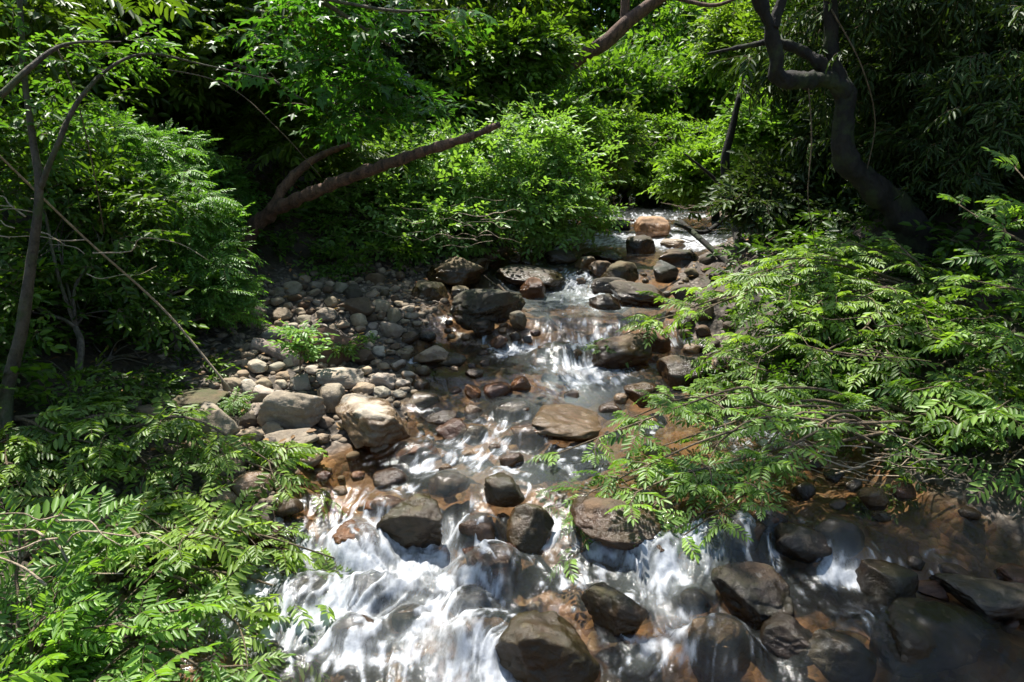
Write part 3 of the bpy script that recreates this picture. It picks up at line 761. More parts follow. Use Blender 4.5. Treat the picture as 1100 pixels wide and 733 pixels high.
# ------------------------------------------------------------------ water
def water():
    ys = [2.2]
    while ys[-1] < 34: ys.append(ys[-1] + .0115 * max(ys[-1] / 4, .8) ** 1.75)
    ys = np.array(ys); nx = 620
    nn = np.linspace(-.03, 1.03, nx)
    xl, xr = XL(ys), XR(ys)
    X = xl[:, None] * (1 - nn) + xr[:, None] * nn; Y = np.repeat(ys[:, None], nx, 1)
    shp = X.shape; x = X.ravel(); y = Y.ravel()
    wl = W(x, y)
    px, py = project(x, y, wl)
    # speed of the current around the stones
    cx = np.linspace(-7, 9, 220); cyy = np.linspace(2, 34, 430)
    CX, CY = np.meshgrid(cx, cyy)
    tx = np.interp(CY, ys, np.gradient(.5 * (xl + xr), ys))
    vx = -tx * .8; vy = -np.ones_like(CX)
    for a, b, r, top, dr_, ry2 in rock_recs:
        if r < .07: continue
        rx, ry = CX - a, CY - b; r2 = rx ** 2 + ry ** 2; R = r * 1.05
        m = R * R / np.maximum(r2, R * R * .7) * (.5 if dr_ else 1)
        ux, uy = -tx * .8, -1.0
        dot = (ux * rx + uy * ry) / np.maximum(r2, 1e-4)
        vx -= m * (2 * dot * rx - ux); vy -= m * (2 * dot * ry - uy)
    e = .02
    def curl(f, seed):
        a = fbm2((CX) * f, (CY) * f, 2, seed)
        gy_, gx_ = np.gradient(a, cyy, cx); return gy_, -gx_
    a, b = curl(1.8, 71); vx += a * .45; vy += b * .28
    a, b = curl(4.5, 72); vx += a * .20; vy += b * .13
    sp = np.hypot(vx, vy) + .15; vx /= sp; vy /= sp
    def look(qx, qy):
        fx = np.clip((qx - cx[0]) / (cx[1] - cx[0]), 0, len(cx) - 1.001); fy = np.clip((qy - cyy[0]) / (cyy[1] - cyy[0]), 0, len(cyy) - 1.001)
        i = fx.astype(int); j = fy.astype(int); fx -= i; fy -= j
        o = []
        for t in (vx, vy): o.append((t[j, i] * (1 - fx) + t[j, i + 1] * fx) * (1 - fy) + (t[j + 1, i] * (1 - fx) + t[j + 1, i + 1] * fx) * fy)
        return o
    acc = np.zeros(len(x)); acc2 = np.zeros(len(x)); qx, qy = x.copy(), y.copy(); K = 16
    for k in range(K):
        a, b = look(qx, qy)
        st = .020 + .0012 * y
        qx = qx - a * st; qy = qy - b * st
        acc += vnoise2(qx * 34, qy * 34, 81); acc2 += vnoise2(qx * 11, qy * 11, 82)
    acc = (acc / K - .5); acc2 = (acc2 / K - .5)
    streak = acc / acc.std() * .5 + acc2 / acc2.std() * .55       # about -2..2
    # slope of the bed profile makes white water
    g = np.abs((W(x, y + .06) - W(x, y - .06)) / .12)
    F = .6 * sstep(.12, .6, g) * sstep(.32, .6, fbm2(x * 1.9, y * .5, 2, 88))
    BL = [(290, 640, 85, 55, .95), (400, 612, 65, 45, 1.0), (455, 680, 100, 60, 1.35), (520, 718, 55, 30, 1.3), (470, 595, 75, 34, 1.0), (405, 535, 36, 24, .6), (560, 505, 60, 22, .45), (480, 488, 70, 18, .75),
          (540, 465, 34, 16, 1.0), (650, 505, 50, 30, .45), (720, 602, 70, 28, .75), (700, 640, 40, 30, .55), (762, 574, 56, 16, .95), (775, 592, 60, 22, .65), (735, 690, 50, 36, .75), (800, 708, 60, 30, .5),
          (820, 472, 55, 28, .85), (885, 480, 30, 16, .35), (905, 604, 24, 26, .95), (985, 640, 14, 16, .6), (930, 690, 46, 26, .7), (970, 722, 44, 16, .8), (640, 396, 36, 22, 1.25), (606, 408, 40, 22, .75), (548, 376, 26, 10, .9),
          (612, 374, 50, 8, .5), (600, 300, 40, 14, .6), (640, 318, 44, 12, .65), (580, 272, 26, 9, .55), (670, 258, 90, 9, 1.2), (690, 238, 110, 10, 1.1), (740, 262, 34, 8, 1.2), (255, 690, 60, 40, .9), (760, 240, 20, 6, .6), (441, 388, 8, 6, 1.0), (560, 640, 50, 30, .5), (600, 620, 40, 26, .45), (690, 470, 40, 20, .4), (760, 660, 40, 26, .5), (610, 336, 60, 10, .25), (250, 640, 40, 40, .5), (640, 700, 40, 30, .4), (870, 640, 40, 20, .3), (470, 530, 60, 14, .3), (690, 700, 30, 30, .5), (640, 600, 40, 20, .4), (445, 498, 30, 12, .6)]  # the wide far blobs are white water plus sky glare painted as foam
    for a, b, c, d, s in BL: F = F + s * np.exp(-((px - a) / c) ** 2 - ((py - b) / d) ** 2) * .8
    calm = [(352, 522, 62, 34, .95), (960, 560, 110, 45, .9), (350, 500, 40, 30, .8), (450, 425, 60, 26, .7), (740, 520, 40, 30, .3), (690, 440, 60, 18, .6), (560, 430, 50, 14, .3), (1050, 650, 70, 60, .8), (480, 300, 40, 30, .5), (380, 515, 60, 30, .6), (610, 550, 50, 30, .4), (600, 640, 60, 50, .45), (850, 680, 110, 60, .5), (870, 530, 100, 40, .7), (640, 690, 40, 40, .4)]
    for a, b, c, d, s in calm: F = F * (1 - s * np.exp(-((px - a) / c) ** 2 - ((py - b) / d) ** 2))
    # wakes: froth just downstream of stones
    rel_h = np.zeros(len(x))
    for a, b, r, top, dr_, ry2 in rock_recs:
        if r < .09 or b < 2 or b > 26: continue
        m = (np.abs(x - a) < 3 * r) & (np.abs(y - b) < 3.5 * r)
        if not m.any(): continue
        xx, yy = x[m] - a, y[m] - b
        wk = np.exp(-(xx / (1.1 * r)) ** 2 - ((yy + 1.3 * r) / (.8 * r)) ** 2)
        act = np.clip(F[m] * 1.3, 0.1, 1)
        F[m] += .28 * wk * act
        bow = np.exp(-((np.hypot(xx, yy) - 1.0 * r) / (.22 * r)) ** 2) * (yy > -r * .3)
        F[m] += .18 * bow * act
        rel_h[m] += .022 * bow * act - .03 * wk * act
        if dr_:
            hump = np.exp(-((xx / (1.25 * r)) ** 2 + (yy / (1.25 * ry2)) ** 2) ** 1.6)
            rel_h[m] = np.maximum(rel_h[m], (np.minimum(top, wl[m] + .35) + .02 - wl[m]) * hump)
            F[m] *= 1 - .5 * hump
    F = F * np.where(y < 9, .86, 1.0)
    rough = np.clip(F, 0, 1.2)
    streak2 = acc / acc.std() * .8 + acc2 / acc2.std() * .45
    z = wl + rel_h + streak2 * (.003 + .009 * rough) + (fbm2(x * 16, y * 12, 2, 97) - .5) * .045 * rough + (fbm2(x * 3.2, y * 2.2, 3, 91) - .5) * (.02 + .09 * rough) + (fbm2(x * 9, y * 7, 2, 92) - .5) * (.008 + .05 * rough)
    cov = np.clip(F + (fbm2(x * 2.6, y * 1.8, 3, 95) - .5) * 1.1 * np.clip(F * 2, 0, 1), 0, 1.25)
    thr = 1.55 - 2.3 * cov
    wx, wy = x + .09 * (fbm2(x * 6, y * 6, 2, 101) - .5), y + .09 * (fbm2(x * 6, y * 6, 2, 102) - .5)
    q_ = streak2 * .62 + (fbm2(wx * 13, wy * 9, 4, 98) - .5) * 4.6
    foam = sstep(thr - .5, thr + 1.6, q_) * sstep(0.02, .3, cov)
    foam = np.clip(np.maximum(foam, .34 * sstep(.5, 1.15, cov)), 0, 1) * .88
    milk = np.clip(.01 + .12 * rough, 0, .16)
    for a, b, c, d, s in [(600, 425, 50, 30, .2), (620, 325, 60, 18, .25), (520, 515, 70, 18, .1), (740, 620, 60, 30, .1)]: milk = milk + s * np.exp(-((px - a) / c) ** 2 - ((py - b) / d) ** 2)
    milk = np.clip(milk - .25 * np.exp(-((px - 350) / 60) ** 2 - ((py - 500) / 40) ** 2), 0, .7)
    deep = np.clip((wl - T(x, y)) / .35, 0, 1)
    Z = z.reshape(shp)
    return grid_mesh("stream_water", X, Y, Z, M['water'], {"foam": foam.reshape(shp), "milk": milk.reshape(shp), "deep": deep.reshape(shp)})
tag(link("stream_water", water()), kind="structure")

# ------------------------------------------------------------------ leaves and sprays
def leaf_shape(length, width, droop=.15, fold=.12, belly=.5):
    """six points, folded along the midrib, tip drooping"""
    L, w_ = length, width / 2
    v = np.array([[0, 0, 0], [L * (belly - .18), -w_ * .9, fold * w_], [L * (belly + .22), -w_ * .8, fold * w_ - droop * L * .35],
                  [L, 0, -droop * L], [L * (belly + .22), w_ * .8, fold * w_ - droop * L * .35], [L * (belly - .18), w_ * .9, fold * w_]])
    return v, np.array([0, 1, 2, 3, 0, 3, 4, 5]), np.array([4, 4])
def lobed_shape(L):
    """three pointed lobes"""
    v = np.array([[0, 0, 0], [.22, -.12, .02], [.38, -.46, -.05], [.52, -.16, .0], [1, 0, -.16], [.52, .16, .0], [.38, .46, -.05], [.22, .12, .02]]) * L
    return v, np.array([0, 1, 3, 0, 3, 4, 0, 4, 5, 0, 5, 7, 1, 2, 3, 5, 6, 7]), np.array([3, 3, 3, 3, 3, 3])
def rotz(a): c, s = math.cos(a), math.sin(a); return np.array([[c, -s, 0], [s, c, 0], [0, 0, 1]])
def roty(a): c, s = math.cos(a), math.sin(a); return np.array([[c, 0, s], [0, 1, 0], [-s, 0, c]])
def rotx(a): c, s = math.cos(a), math.sin(a); return np.array([[1, 0, 0], [0, c, -s], [0, s, c]])

class Spray:
    def __init__(s): s.v = []; s.l = []; s.t = []; s.m = []; s.a = []; s.n = 0
    def leaf(s, shape, R, p, tint):
        v, l, t = shape
        s.v.append(v @ R.T + p); s.l.append(l + s.n); s.t.append(t); s.m.append(np.zeros(len(t), int)); s.a.append(np.full(len(v), tint)); s.n += len(v)
    def twig(s, pts, r):
        g = Geo(); tube(g, pts, np.linspace(r, r * .4, len(pts)), 3, per=1, cap=False)
        s.v.append(g.v[0]); s.l.append(g.l[0] + s.n); s.t.append(g.t[0]); s.m.append(np.ones(len(g.t[0]), int)); s.a.append(np.full(len(g.v[0]), .5)); s.n += len(g.v[0])
    def done(s):
        s.v = np.concatenate(s.v); s.l = np.concatenate(s.l); s.t = np.concatenate(s.t); s.m = np.concatenate(s.m); s.a = np.concatenate(s.a); return s

def frond(seed, L=1.0, pairs=7, lw=.33, droop=.25, splay=62, width=.36, leaf_droop=.2):
    """a pinnate leaf: leaflets in pairs along an arching stalk"""
    rs = np.random.RandomState(seed); s = Spray()
    pts = np.array([[t * L, 0, .10 * L * math.sin(t * 2.2) - droop * L * t * t] for t in np.linspace(0, 1, 6)])
    s.twig(pts, .009 * L)
    for k in range(pairs):
        t = .16 + .80 * k / (pairs - 1)
        p = np.array([np.interp(t, np.linspace(0, 1, 6), pts[:, i]) for i in range(3)])
        ll = lw * L * (.62 + .5 * math.sin(math.pi * min(1, t * .75 + .12))) * rs.uniform(.85, 1.12)
        for sd in (-1, 1):
            a = math.radians(splay * (1 - .25 * t) + rs.uniform(-9, 9)) * sd
            R = rotz(a) @ roty(math.radians(rs.uniform(2, 22) + droop * 25 * t)) @ rotx(math.radians(rs.uniform(-18, 18)))
            s.leaf(leaf_shape(ll, ll * width, leaf_droop, .25, .52), R, p, rs.uniform(0, 1))
    R = roty(math.radians(25 * droop + 8)); s.leaf(leaf_shape(lw * L, lw * L * width, leaf_droop, .25, .52), R, pts[-1], rs.uniform(0, 1))
    return s.done()
def rosette(seed, n=5, L=1.0, **kw):
    """several pinnate leaves fanning out from a shoot tip"""
    rs = np.random.RandomState(seed); s = Spray()
    for k in range(n):
        f = frond(seed * 31 + k, L * rs.uniform(.75, 1.1), **kw)
        R = rotz(math.radians(-70 + 140 * (k + rs.uniform(-.3, .3)) / max(n - 1, 1))) @ roty(math.radians(rs.uniform(-22, 18))) @ rotx(math.radians(rs.uniform(-20, 20)))
        s.v.append(f.v @ R.T); s.l.append(f.l + s.n); s.t.append(f.t); s.m.append(f.m); s.a.append(f.a * .7 + rs.uniform(0, .3)); s.n += len(f.v)
    return s.done()
def twig_spray(seed, n=10, L=1.0, ll=.3, width=.42, droop=.2, rise=25, spiral=False, shape=None, leaf_droop=.18, twigs=1):
    """simple leaves, alternating along one or more arching twigs"""
    rs = np.random.RandomState(seed); s = Spray()
    for q in range(twigs):
        RT = rotz(math.radians(0 if twigs == 1 else -55 + 110 * q / (twigs - 1) + rs.uniform(-12, 12))) @ roty(math.radians(rs.uniform(-20, 15)))
        Lq = L * (1 if q == twigs // 2 else rs.uniform(.55, .9))
        ts = np.linspace(0, 1, 5)
        pts = np.array([[t * Lq, .05 * Lq * math.sin(3 * t + seed), .08 * Lq * math.sin(t * 2) - droop * Lq * t * t] for t in ts]) @ RT.T
        s.twig(pts, .010 * L)
        for k in range(n):
            t = .15 + .85 * k / (n - 1)
            p = np.array([np.interp(t, ts, pts[:, i]) for i in range(3)])
            l = ll * L * rs.uniform(.7, 1.15)
            sd = 1 if k % 2 else -1
            if spiral: R = RT @ rotx(rs.uniform(0, 6.28)) @ roty(math.radians(-rs.uniform(25, 70)))
            else: R = RT @ rotz(math.radians(sd * (62 - 30 * t + rs.uniform(-18, 18)))) @ roty(math.radians(rs.uniform(-rise, rise) + droop * 40)) @ rotx(math.radians(rs.uniform(-25, 25)))
            s.leaf(leaf_shape(l, l * width, leaf_droop, .3, .5) if shape is None else shape(l), R, p, rs.uniform(0, 1))
    return s.done()

SPRAYS = {  # sprays of unit length
 'feather': [rosette(i, 3, 1.0, pairs=6 + i % 2, lw=.33 + .02 * (i % 3), droop=.22 + .05 * (i % 3), width=.34, leaf_droop=.18, splay=56 + 3 * i) for i in range(1, 8)],
 'frond': [frond(40 + i, 1.0, 7, .34, .30) for i in range(4)],
 'obovate': [twig_spray(60 + i, 8, 1.0, .27, .48, .15, 30, twigs=3, leaf_droop=.10) for i in range(4)],
 'fine': [rosette(80 + i, 4, 1.0, pairs=8, lw=.20, droop=.25, width=.40, splay=66) for i in range(4)],
 'lobed': [twig_spray(100 + i, 6, 1.0, .36, .8, .18, 22, shape=lobed_shape, twigs=2) for i in range(4)],
 'lance': [twig_spray(120 + i, 7, 1.0, .42, .26, .55, 18, twigs=3, leaf_droop=.35) for i in range(4)],
 'broad': [twig_spray(140 + i, 8, 1.0, .30, .45, .25, 30, twigs=3, leaf_droop=.2) for i in range(4)],
 'far': [twig_spray(160 + i, 7, 1.0, .26, .5, .3, 40, spiral=True, twigs=3) for i in range(3)],
}

def place_sprays(geo, kind, pos, dirs, size, rs, roll=25, up=None, tshift=0):
    """stamp sprays at pos, pointing along dirs, upper side roughly up"""
    pos = np.asarray(pos, float); d = np.asarray(dirs, float); n = len(pos)
    if n == 0: return
    size = np.broadcast_to(np.asarray(size, float), (n,))
    d = d / (np.linalg.norm(d, axis=1)[:, None] + 1e-9)
    u = np.tile(np.array([0, 0, 1.0]), (n, 1)) + rs.normal(size=(n, 3)) * math.tan(math.radians(roll)) * .6
    y = np.cross(u, d); y /= np.linalg.norm(y, axis=1)[:, None] + 1e-9
    z = np.cross(d, y)
    R = np.stack([d, y, z], -1)                     # columns
    which = rs.randint(0, len(SPRAYS[kind]), n)
    for k, s in enumerate(SPRAYS[kind]):
        i = np.where(which == k)[0]
        if not len(i): continue
        v = np.einsum('nij,vj->nvi', R[i], s.v) * size[i, None, None] + pos[i, None]
        m = len(i); nv = len(s.v)
        l = (s.l[None] + (np.arange(m) * nv)[:, None]).ravel()
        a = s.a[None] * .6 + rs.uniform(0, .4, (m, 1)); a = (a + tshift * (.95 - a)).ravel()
        geo.add(v.reshape(-1, 3), l, np.tile(s.t, m), np.tile(s.m, m), a)

def unit(v): v = np.asarray(v, float); return v / (np.linalg.norm(v) + 1e-9)
def crown_points(lumps, n, rs, shell=.55, droop=.15, hole=0.0, hs=1.3, flat=.0):
    """points through a set of ellipsoid lumps, denser near the skin, with gaps; and outward directions"""
    vol = np.array([np.prod(r) ** (2 / 3) for c, r in lumps]); vol /= vol.sum()
    P_, D_ = [], []
    for (c, r), f in zip(lumps, vol):
        m = int(n * f * (1.6 if hole else 1)) + 1
        u = rs.normal(size=(m, 3)); u /= np.linalg.norm(u, axis=1)[:, None]
        q = u * (shell + (1 - shell) * rs.uniform(0, 1, (m, 1)) ** .5) * (1 + .25 * rs.normal(size=(m, 1)) * .5)
        p = np.asarray(c) + q * np.asarray(r)
        d = u * np.asarray(r) / np.max(r) * .8 + rs.normal(size=(m, 3)) * .45
        d[:, 2] = d[:, 2] * (1 - flat) - droop
        if hole:
            k = fbm3(p * hs + 31, 2, 7) > .5 - (.5 - hole) * .55
            p, d = p[k], d[k]
        P_.append(p); D_.append(d)
    return np.concatenate(P_), np.concatenate(D_)

def arc(a, b, sag, rs, n=4, jit=.05):
    a, b = np.asarray(a, float), np.asarray(b, float); L = np.linalg.norm(b - a)
    t = np.linspace(0, 1, n)[:, None]
    p = a + (b - a) * t + np.array([0, 0, 1.0]) * (np.sin(t * math.pi) * sag * L) + rs.normal(size=(n, 3)) * jit * L * np.sin(t * math.pi)
    return p

def plant(name, label, cat, base, lumps, n, kind, size, leaf, bark, seed, trunk=None, group=None, tr=.05, droop=.15, shell=.55, hole=.35, limbs=True, roll=25, flat=0, sub=8, hs=1.3, tshift=0):
    """a tree or shrub: woody skeleton + foliage, rooted at base"""
    rs = np.random.RandomState(seed)
    root = link(name, None, loc=base); tag(root, label, cat, group)
    base = np.asarray(base, float)
    p, d = crown_points([(np.asarray(c) - base, r) for c, r in lumps], n, rs, shell, droop, hole, hs, flat)
    g = Geo()
    tips = np.array([np.asarray(c) - base for c, r in lumps])
    if trunk is None:
        top = tips.mean(0) * .55; top[:2] *= .6
        tp = arc([0, 0, -.2], top, 0, rs, 4, .05); trad = np.linspace(tr, tr * .6, 4)
        tube(g, tp, trad, 8, .15, seed)
    else:
        tp = np.array([np.asarray(q) - base for q in trunk[0]]); trad = np.asarray(trunk[1])
        tube(g, tp, trad, 10, .15, seed)
    spn, srad = smooth_path(tp, trad, 6)
    for k, (c, r) in enumerate(lumps):
        c = np.asarray(c) - base
        i = np.argmin(np.linalg.norm(spn - c, axis=1) + np.where(spn[:, 2] > c[2], 1.5, 0)); s0 = spn[i]; r0 = min(srad[i] * .7, tr)
        path = arc(s0, c, .12, rs, 5, .05); tube(g, path, np.linspace(r0, r0 * .35, 5), 6, .1, seed + k)
        near = np.where((np.abs((p - c) / np.asarray(r)) < 1.1).all(1))[0]
        if len(near) and sub:
            for q in rs.choice(near, min(sub, len(near)), replace=False):
                st = path[rs.randint(2, 5)]
                tube(g, arc(st, p[q], .06, rs, 4, .06), np.linspace(r0 * .35, .004, 4), 4, 0, 0, cap=False, per=3)
    link("trunk" if cat == "tree" else "stem", g.build(name + "_wood", [M[bark]]), root)
    f = Geo(); place_sprays(f, kind, p, d, size * rs.uniform(.7, 1.2, len(p)), rs, roll, tshift=tshift)
    link("foliage", f.build(name + "_leaves", [M[leaf], M['twig']]), root)
    return root

def reaching_shrub(name, label, base, targets, seed, leaf='leaf_feather', kind='feather', fs=.26, side=.55, per_m=5.0, thick=.02, group=None, tshift=0, cat="shrub"):
    """long arching branches that carry tiers of feathery sprays on side twigs"""
    rs = np.random.RandomState(seed); base = np.asarray(base, float)
    root = link(name, None, loc=base); tag(root, label, cat, group)
    wood = Geo(); pos, dr, sz = [], [], []
    for k, tgt in enumerate(targets):
        tgt, spread = np.asarray(tgt[:3], float), tgt[3]
        b = tgt - base; L = np.linalg.norm(b)
        st = np.array([rs.uniform(-.1, .1), rs.uniform(-.1, .1), -.1])
        path = arc(st, b, .12, rs, 6, .03)
        tube(wood, path, np.linspace(thick, .006, 6), 6, .08, seed + k)
        sp, _ = smooth_path(path, np.ones(6), 8)
        seg = np.linalg.norm(np.diff(sp, axis=0), axis=1); cum = np.concatenate([[0], np.cumsum(seg)]); tot = cum[-1]
        start = max(.35 * tot, tot - spread * 2.2)
        nt = max(3, int((tot - start) * per_m))
        for j in range(nt + 1):
            s_ = start + (tot - start) * j / nt
            q = np.array([np.interp(s_, cum, sp[:, i]) for i in range(3)])
            dirm = unit(np.array([np.interp(min(s_ + .1, tot), cum, sp[:, i]) for i in range(3)]) - np.array([np.interp(s_ - .1, cum, sp[:, i]) for i in range(3)]))
            if j == nt: pos.append(q); dr.append(dirm); sz.append(fs); continue
            for sd in (-1, 1):
                if rs.uniform() < .12: continue
                ang = sd * math.radians(rs.uniform(38, 80)); h = rotz(ang) @ dirm; h[2] = h[2] * .4 + rs.uniform(-.22, .16); h = unit(h)
                ln = side * rs.uniform(.4, 1.1) * (.55 + .6 * math.sin(math.pi * j / nt))
                e = q + h * ln; tube(wood, arc(q, e, .05, rs, 3, .04), np.linspace(.008, .003, 3), 4, 0, cap=False, per=2)
                m = max(1, int(ln / (.95 * fs)))
                for z in range(m + 1):
                    t = .3 + .7 * z / m
                    a2 = rotz(math.radians(rs.uniform(-75, 75) if z < m else rs.uniform(-15, 15))) @ h
                    a2[2] += rs.uniform(-.25, .15)
                    pos.append(q + h * ln * t); dr.append(a2); sz.append(fs * rs.uniform(.55, 1.2))
    link("branches", wood.build(name + "_wood", [M['twig']]), root)
    f = Geo(); place_sprays(f, kind, pos, dr, np.array(sz), rs, 22, tshift=tshift)
    link("foliage", f.build(name + "_leaves", [M[leaf], M['twig']]), root)
    return root
def gnd(x, y): return np.array([x, y, float(T(np.array([x]), np.array([y]))[0])])
def base_px(px, py): return surf_hit(px, py, T)

# ------------------------------------------------------------------ dead wood and canes
def wood_thing(name, label, cat, paths, mat, sides=8, rough=.12, seed=1, group=None, child="branch"):
    """first path is the thing's own mesh, the others are child branches"""
    root = None
    for k, (pts, rad) in enumerate(paths):
        g = Geo(); pts = np.asarray(pts, float)
        if k == 0: org = pts[0]
        tube(g, pts - org, rad, sides if sides < 10 else 28, rough, seed + k, per=6 if sides < 10 else 18)
        o = link(name if k == 0 else child, g.build(name, [M[mat]]), root)
        if k == 0: root = o; o.location = tuple(org); tag(o, label, cat, group)
    return root
b = base_px(256, 277); Yb = b[1]
wood_thing("dead_log", "leaning dead log with a broken tip and one side fork above the gravel bar", "log",
    [([b + [0, 0, -.2], P(266, 255, Yb), P(287, 231, Yb - .05), P(322, 213, Yb - .4), P(372, 192, Yb - .9), P(440, 168, Yb - 1.5), P(500, 149, Yb - 2.0), P(536, 134, Yb - 2.3)], [.15, .125, .115, .10, .085, .07, .058, .035]),
     ([P(292, 226, Yb - .05), P(304, 203, Yb), P(322, 183, Yb + .05), P(345, 167, Yb + .1), P(376, 155, Yb + .1)], [.085, .075, .065, .055, .035])], 'red_bark', 20, .5, 3)
c0 = base_px(252, 424)
wood_thing("dry_cane", "long straight dry cane slanting from upper left down to the gravel bar", "cane",
    [([c0, P(178, 335, 7.0), P(90, 255, 6.2), P(0, 168, 5.4), P(-40, 130, 5.1)], [.014, .013, .011, .009, .007])], 'pale_twig', 6, .05, 2)
wood_thing("dry_cane", "thin dry cane lying over the grey brown boulder to the water", "cane",
    [([P(296, 423, 7.25), P(350, 452, 7.0), P(410, 497, 6.3)], [.010, .010, .008])], 'pale_twig', 5, .03, 4)
wood_thing("dry_cane", "brown curved stick lying under the left bush beside the mossy boulder", "stick",
    [([base_px(88, 443) + [0, 0, .05], P(130, 428, 7.0), P(215, 415, 7.4)], [.013, .013, .010])], 'twig', 5, .05, 5)
lg = [base_px(272, 378) + [0, 0, .10], base_px(296, 386) + [0, 0, .12], base_px(322, 396) + [0, 0, .08]]
wood_thing("driftwood_log", "short bleached driftwood log lying on the gravel bar", "log", [(lg, [.085, .10, .075])], 'log', 10, .2, 6)
wood_thing("driftwood_branch", "brown driftwood branch bridging the boulders at the dark spit", "branch",
    [([P(535, 306, 11.2), P(556, 325, 10.9), P(580, 332, 10.8), P(602, 352, 10.2), P(628, 358, 10.0)], [.02, .022, .02, .018, .01]),
     ([P(560, 326, 10.9), P(548, 318, 10.9), P(520, 296, 11.0)], [.012, .01, .006])], 'twig', 6, .1, 7)
wood_thing("snapped_twig", "small dark snapped twig sticking up from the reddish wet boulder", "twig",
    [([P(522, 614, 4.75), P(529, 603, 4.75), P(537, 593, 4.75)], [.010, .009, .006])], 'dark_bark', 5, .1, 8)
rsD = np.random.RandomState(17)
def tangle(label, cx, cy, rx, ry, Y, n, seed, mat='pale_twig', r=.008):
    rs = np.random.RandomState(seed); paths = []
    for k in range(n):
        a = P(cx + rs.uniform(-rx, rx), cy + rs.uniform(-ry, ry), Y + rs.uniform(-.35, .35)); ang = rs.uniform(-.5, .35) + (math.pi if rs.uniform() < .5 else 0)
        L = rs.uniform(.35, 1.0); e = a + np.array([math.cos(ang) * L, rs.uniform(-.3, .3), math.sin(ang) * L * .5])
        paths.append((arc(a, e, rs.uniform(-.1, .12), rs, 5, .05), np.linspace(r, r * .3, 5) * rs.uniform(.6, 1.3)))
    g = Geo(); org = paths[0][0][0]
    for k, (p, q) in enumerate(paths): tube(g, p - org, q, 5, 0, k, per=3)
    o = link("dead_branch", g.build("dead_branch", [M[mat]])); o.location = tuple(org); tag(o, label, "dead branch")
tangle("tangle of bare pale twigs hanging over the right hand shallows", 955, 505, 75, 24, 5.7, 30, 31)
tangle("bare pale forked twigs poking from the lower left sprays", 40, 600, 40, 50, 3.9, 9, 32, r=.011)
tangle("bare twigs at the left behind the slender trunk", 60, 255, 50, 45, 6.0, 10, 33, r=.007)
tangle("dry twigs under the bright shrub above the shaded water", 510, 235, 60, 25, 11.5, 16, 34, r=.008)
tangle("dry brown twigs in the middle of the right bush", 930, 395, 110, 50, 6.6, 18, 35, 'twig', .009)
tangle("dead twigs at the right bank by the far glide", 760, 250, 35, 35, 13.5, 14, 36, 'twig', .012)

# ------------------------------------------------------------------ trees with trunks in view
yr = 9.2
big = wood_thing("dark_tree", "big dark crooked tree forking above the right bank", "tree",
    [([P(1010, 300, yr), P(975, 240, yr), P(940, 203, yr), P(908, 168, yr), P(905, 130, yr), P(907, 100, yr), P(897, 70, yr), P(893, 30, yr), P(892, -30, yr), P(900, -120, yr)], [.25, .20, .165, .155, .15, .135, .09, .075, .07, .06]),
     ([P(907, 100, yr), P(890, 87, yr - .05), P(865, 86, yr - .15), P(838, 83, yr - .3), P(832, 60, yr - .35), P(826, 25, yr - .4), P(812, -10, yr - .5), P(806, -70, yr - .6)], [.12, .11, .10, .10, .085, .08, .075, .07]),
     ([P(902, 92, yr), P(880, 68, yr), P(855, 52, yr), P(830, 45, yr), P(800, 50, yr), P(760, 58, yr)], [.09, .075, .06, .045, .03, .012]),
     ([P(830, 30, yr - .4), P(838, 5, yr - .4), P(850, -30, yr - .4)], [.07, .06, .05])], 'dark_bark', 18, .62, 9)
wood_thing("leaning_tree", "reddish leaning trunk high up over the far end of the stream", "tree",
    [([gnd(-1.5, 20.5) + [0, 0, -.3], P(560, 115, 20), P(616, 67, 19.8), P(650, 46, 19.6), P(676, 22, 19.4), P(706, 0, 19.2), P(760, -40, 19)], [.26, .22, .20, .19, .18, .15, .12]),
     ([P(671, 28, 19.5), P(672, 5, 19.5), P(673, -40, 19.5)], [.13, .12, .11]),
     ([P(698, 8, 19.3), P(720, -2, 19.0), P(765, 6, 18.5), P(800, -5, 18)], [.06, .055, .05, .03])], 'red_bark', 12, .16, 12)
wood_thing("small_tree", "small dark crooked trunk leaning at the right bank of the upper reach", "tree",
    [([base_px(800, 262) + [0, 0, -.2], P(790, 240, 14.6), P(781, 200, 14.6), P(779, 170, 14.6), P(786, 140, 14.6), P(795, 100, 14.6)], [.12, .105, .10, .09, .075, .05]),
     ([P(782, 210, 14.6), P(765, 190, 14.4), P(735, 165, 14.2)], [.04, .035, .015]),
     ([P(778, 235, 14.2), P(755, 250, 13.6), P(725, 240, 13.2)], [.05, .045, .03])], 'dark_bark', 9, .15, 13)
wood_thing("fallen_branch", "dead branch fallen slantwise into the right side of the upper reach", "branch",
    [([P(730, 238, 13.8), P(758, 262, 13.0), P(790, 292, 12.4)], [.06, .055, .05])], 'dark_bark', 8, .15, 14)

def copy_note(): pass
# hanging lianas
for lab, pts, r in [("thin liana hanging from the fork of the big dark tree", [(868, 88, 9.0), (872, 150, 9.0), (868, 210, 9.1), (875, 262, 9.2)], .010),
                    ("liana looping beside the upright limb of the big dark tree", [(893, 10, 9.1), (925, 70, 9.0), (940, 130, 9.1), (930, 190, 9.1)], .012),
                    ("thin dry vine crossing the upper left foliage", [(60, 48, 5.8), (82, 105, 5.8), (100, 180, 5.9), (112, 250, 6.2)], .007),
                    ("long thin bare twig arching below the lobed leaves", [(150, 70, 8.6), (240, 90, 8.8), (300, 140, 9.0), (345, 190, 9.2)], .008)]:
    wood_thing("liana", lab, "vine", [([P(*q) for q in pts], np.linspace(r, r * .6, len(pts)))], 'twig', 5, .1, int(pts[0][0]))
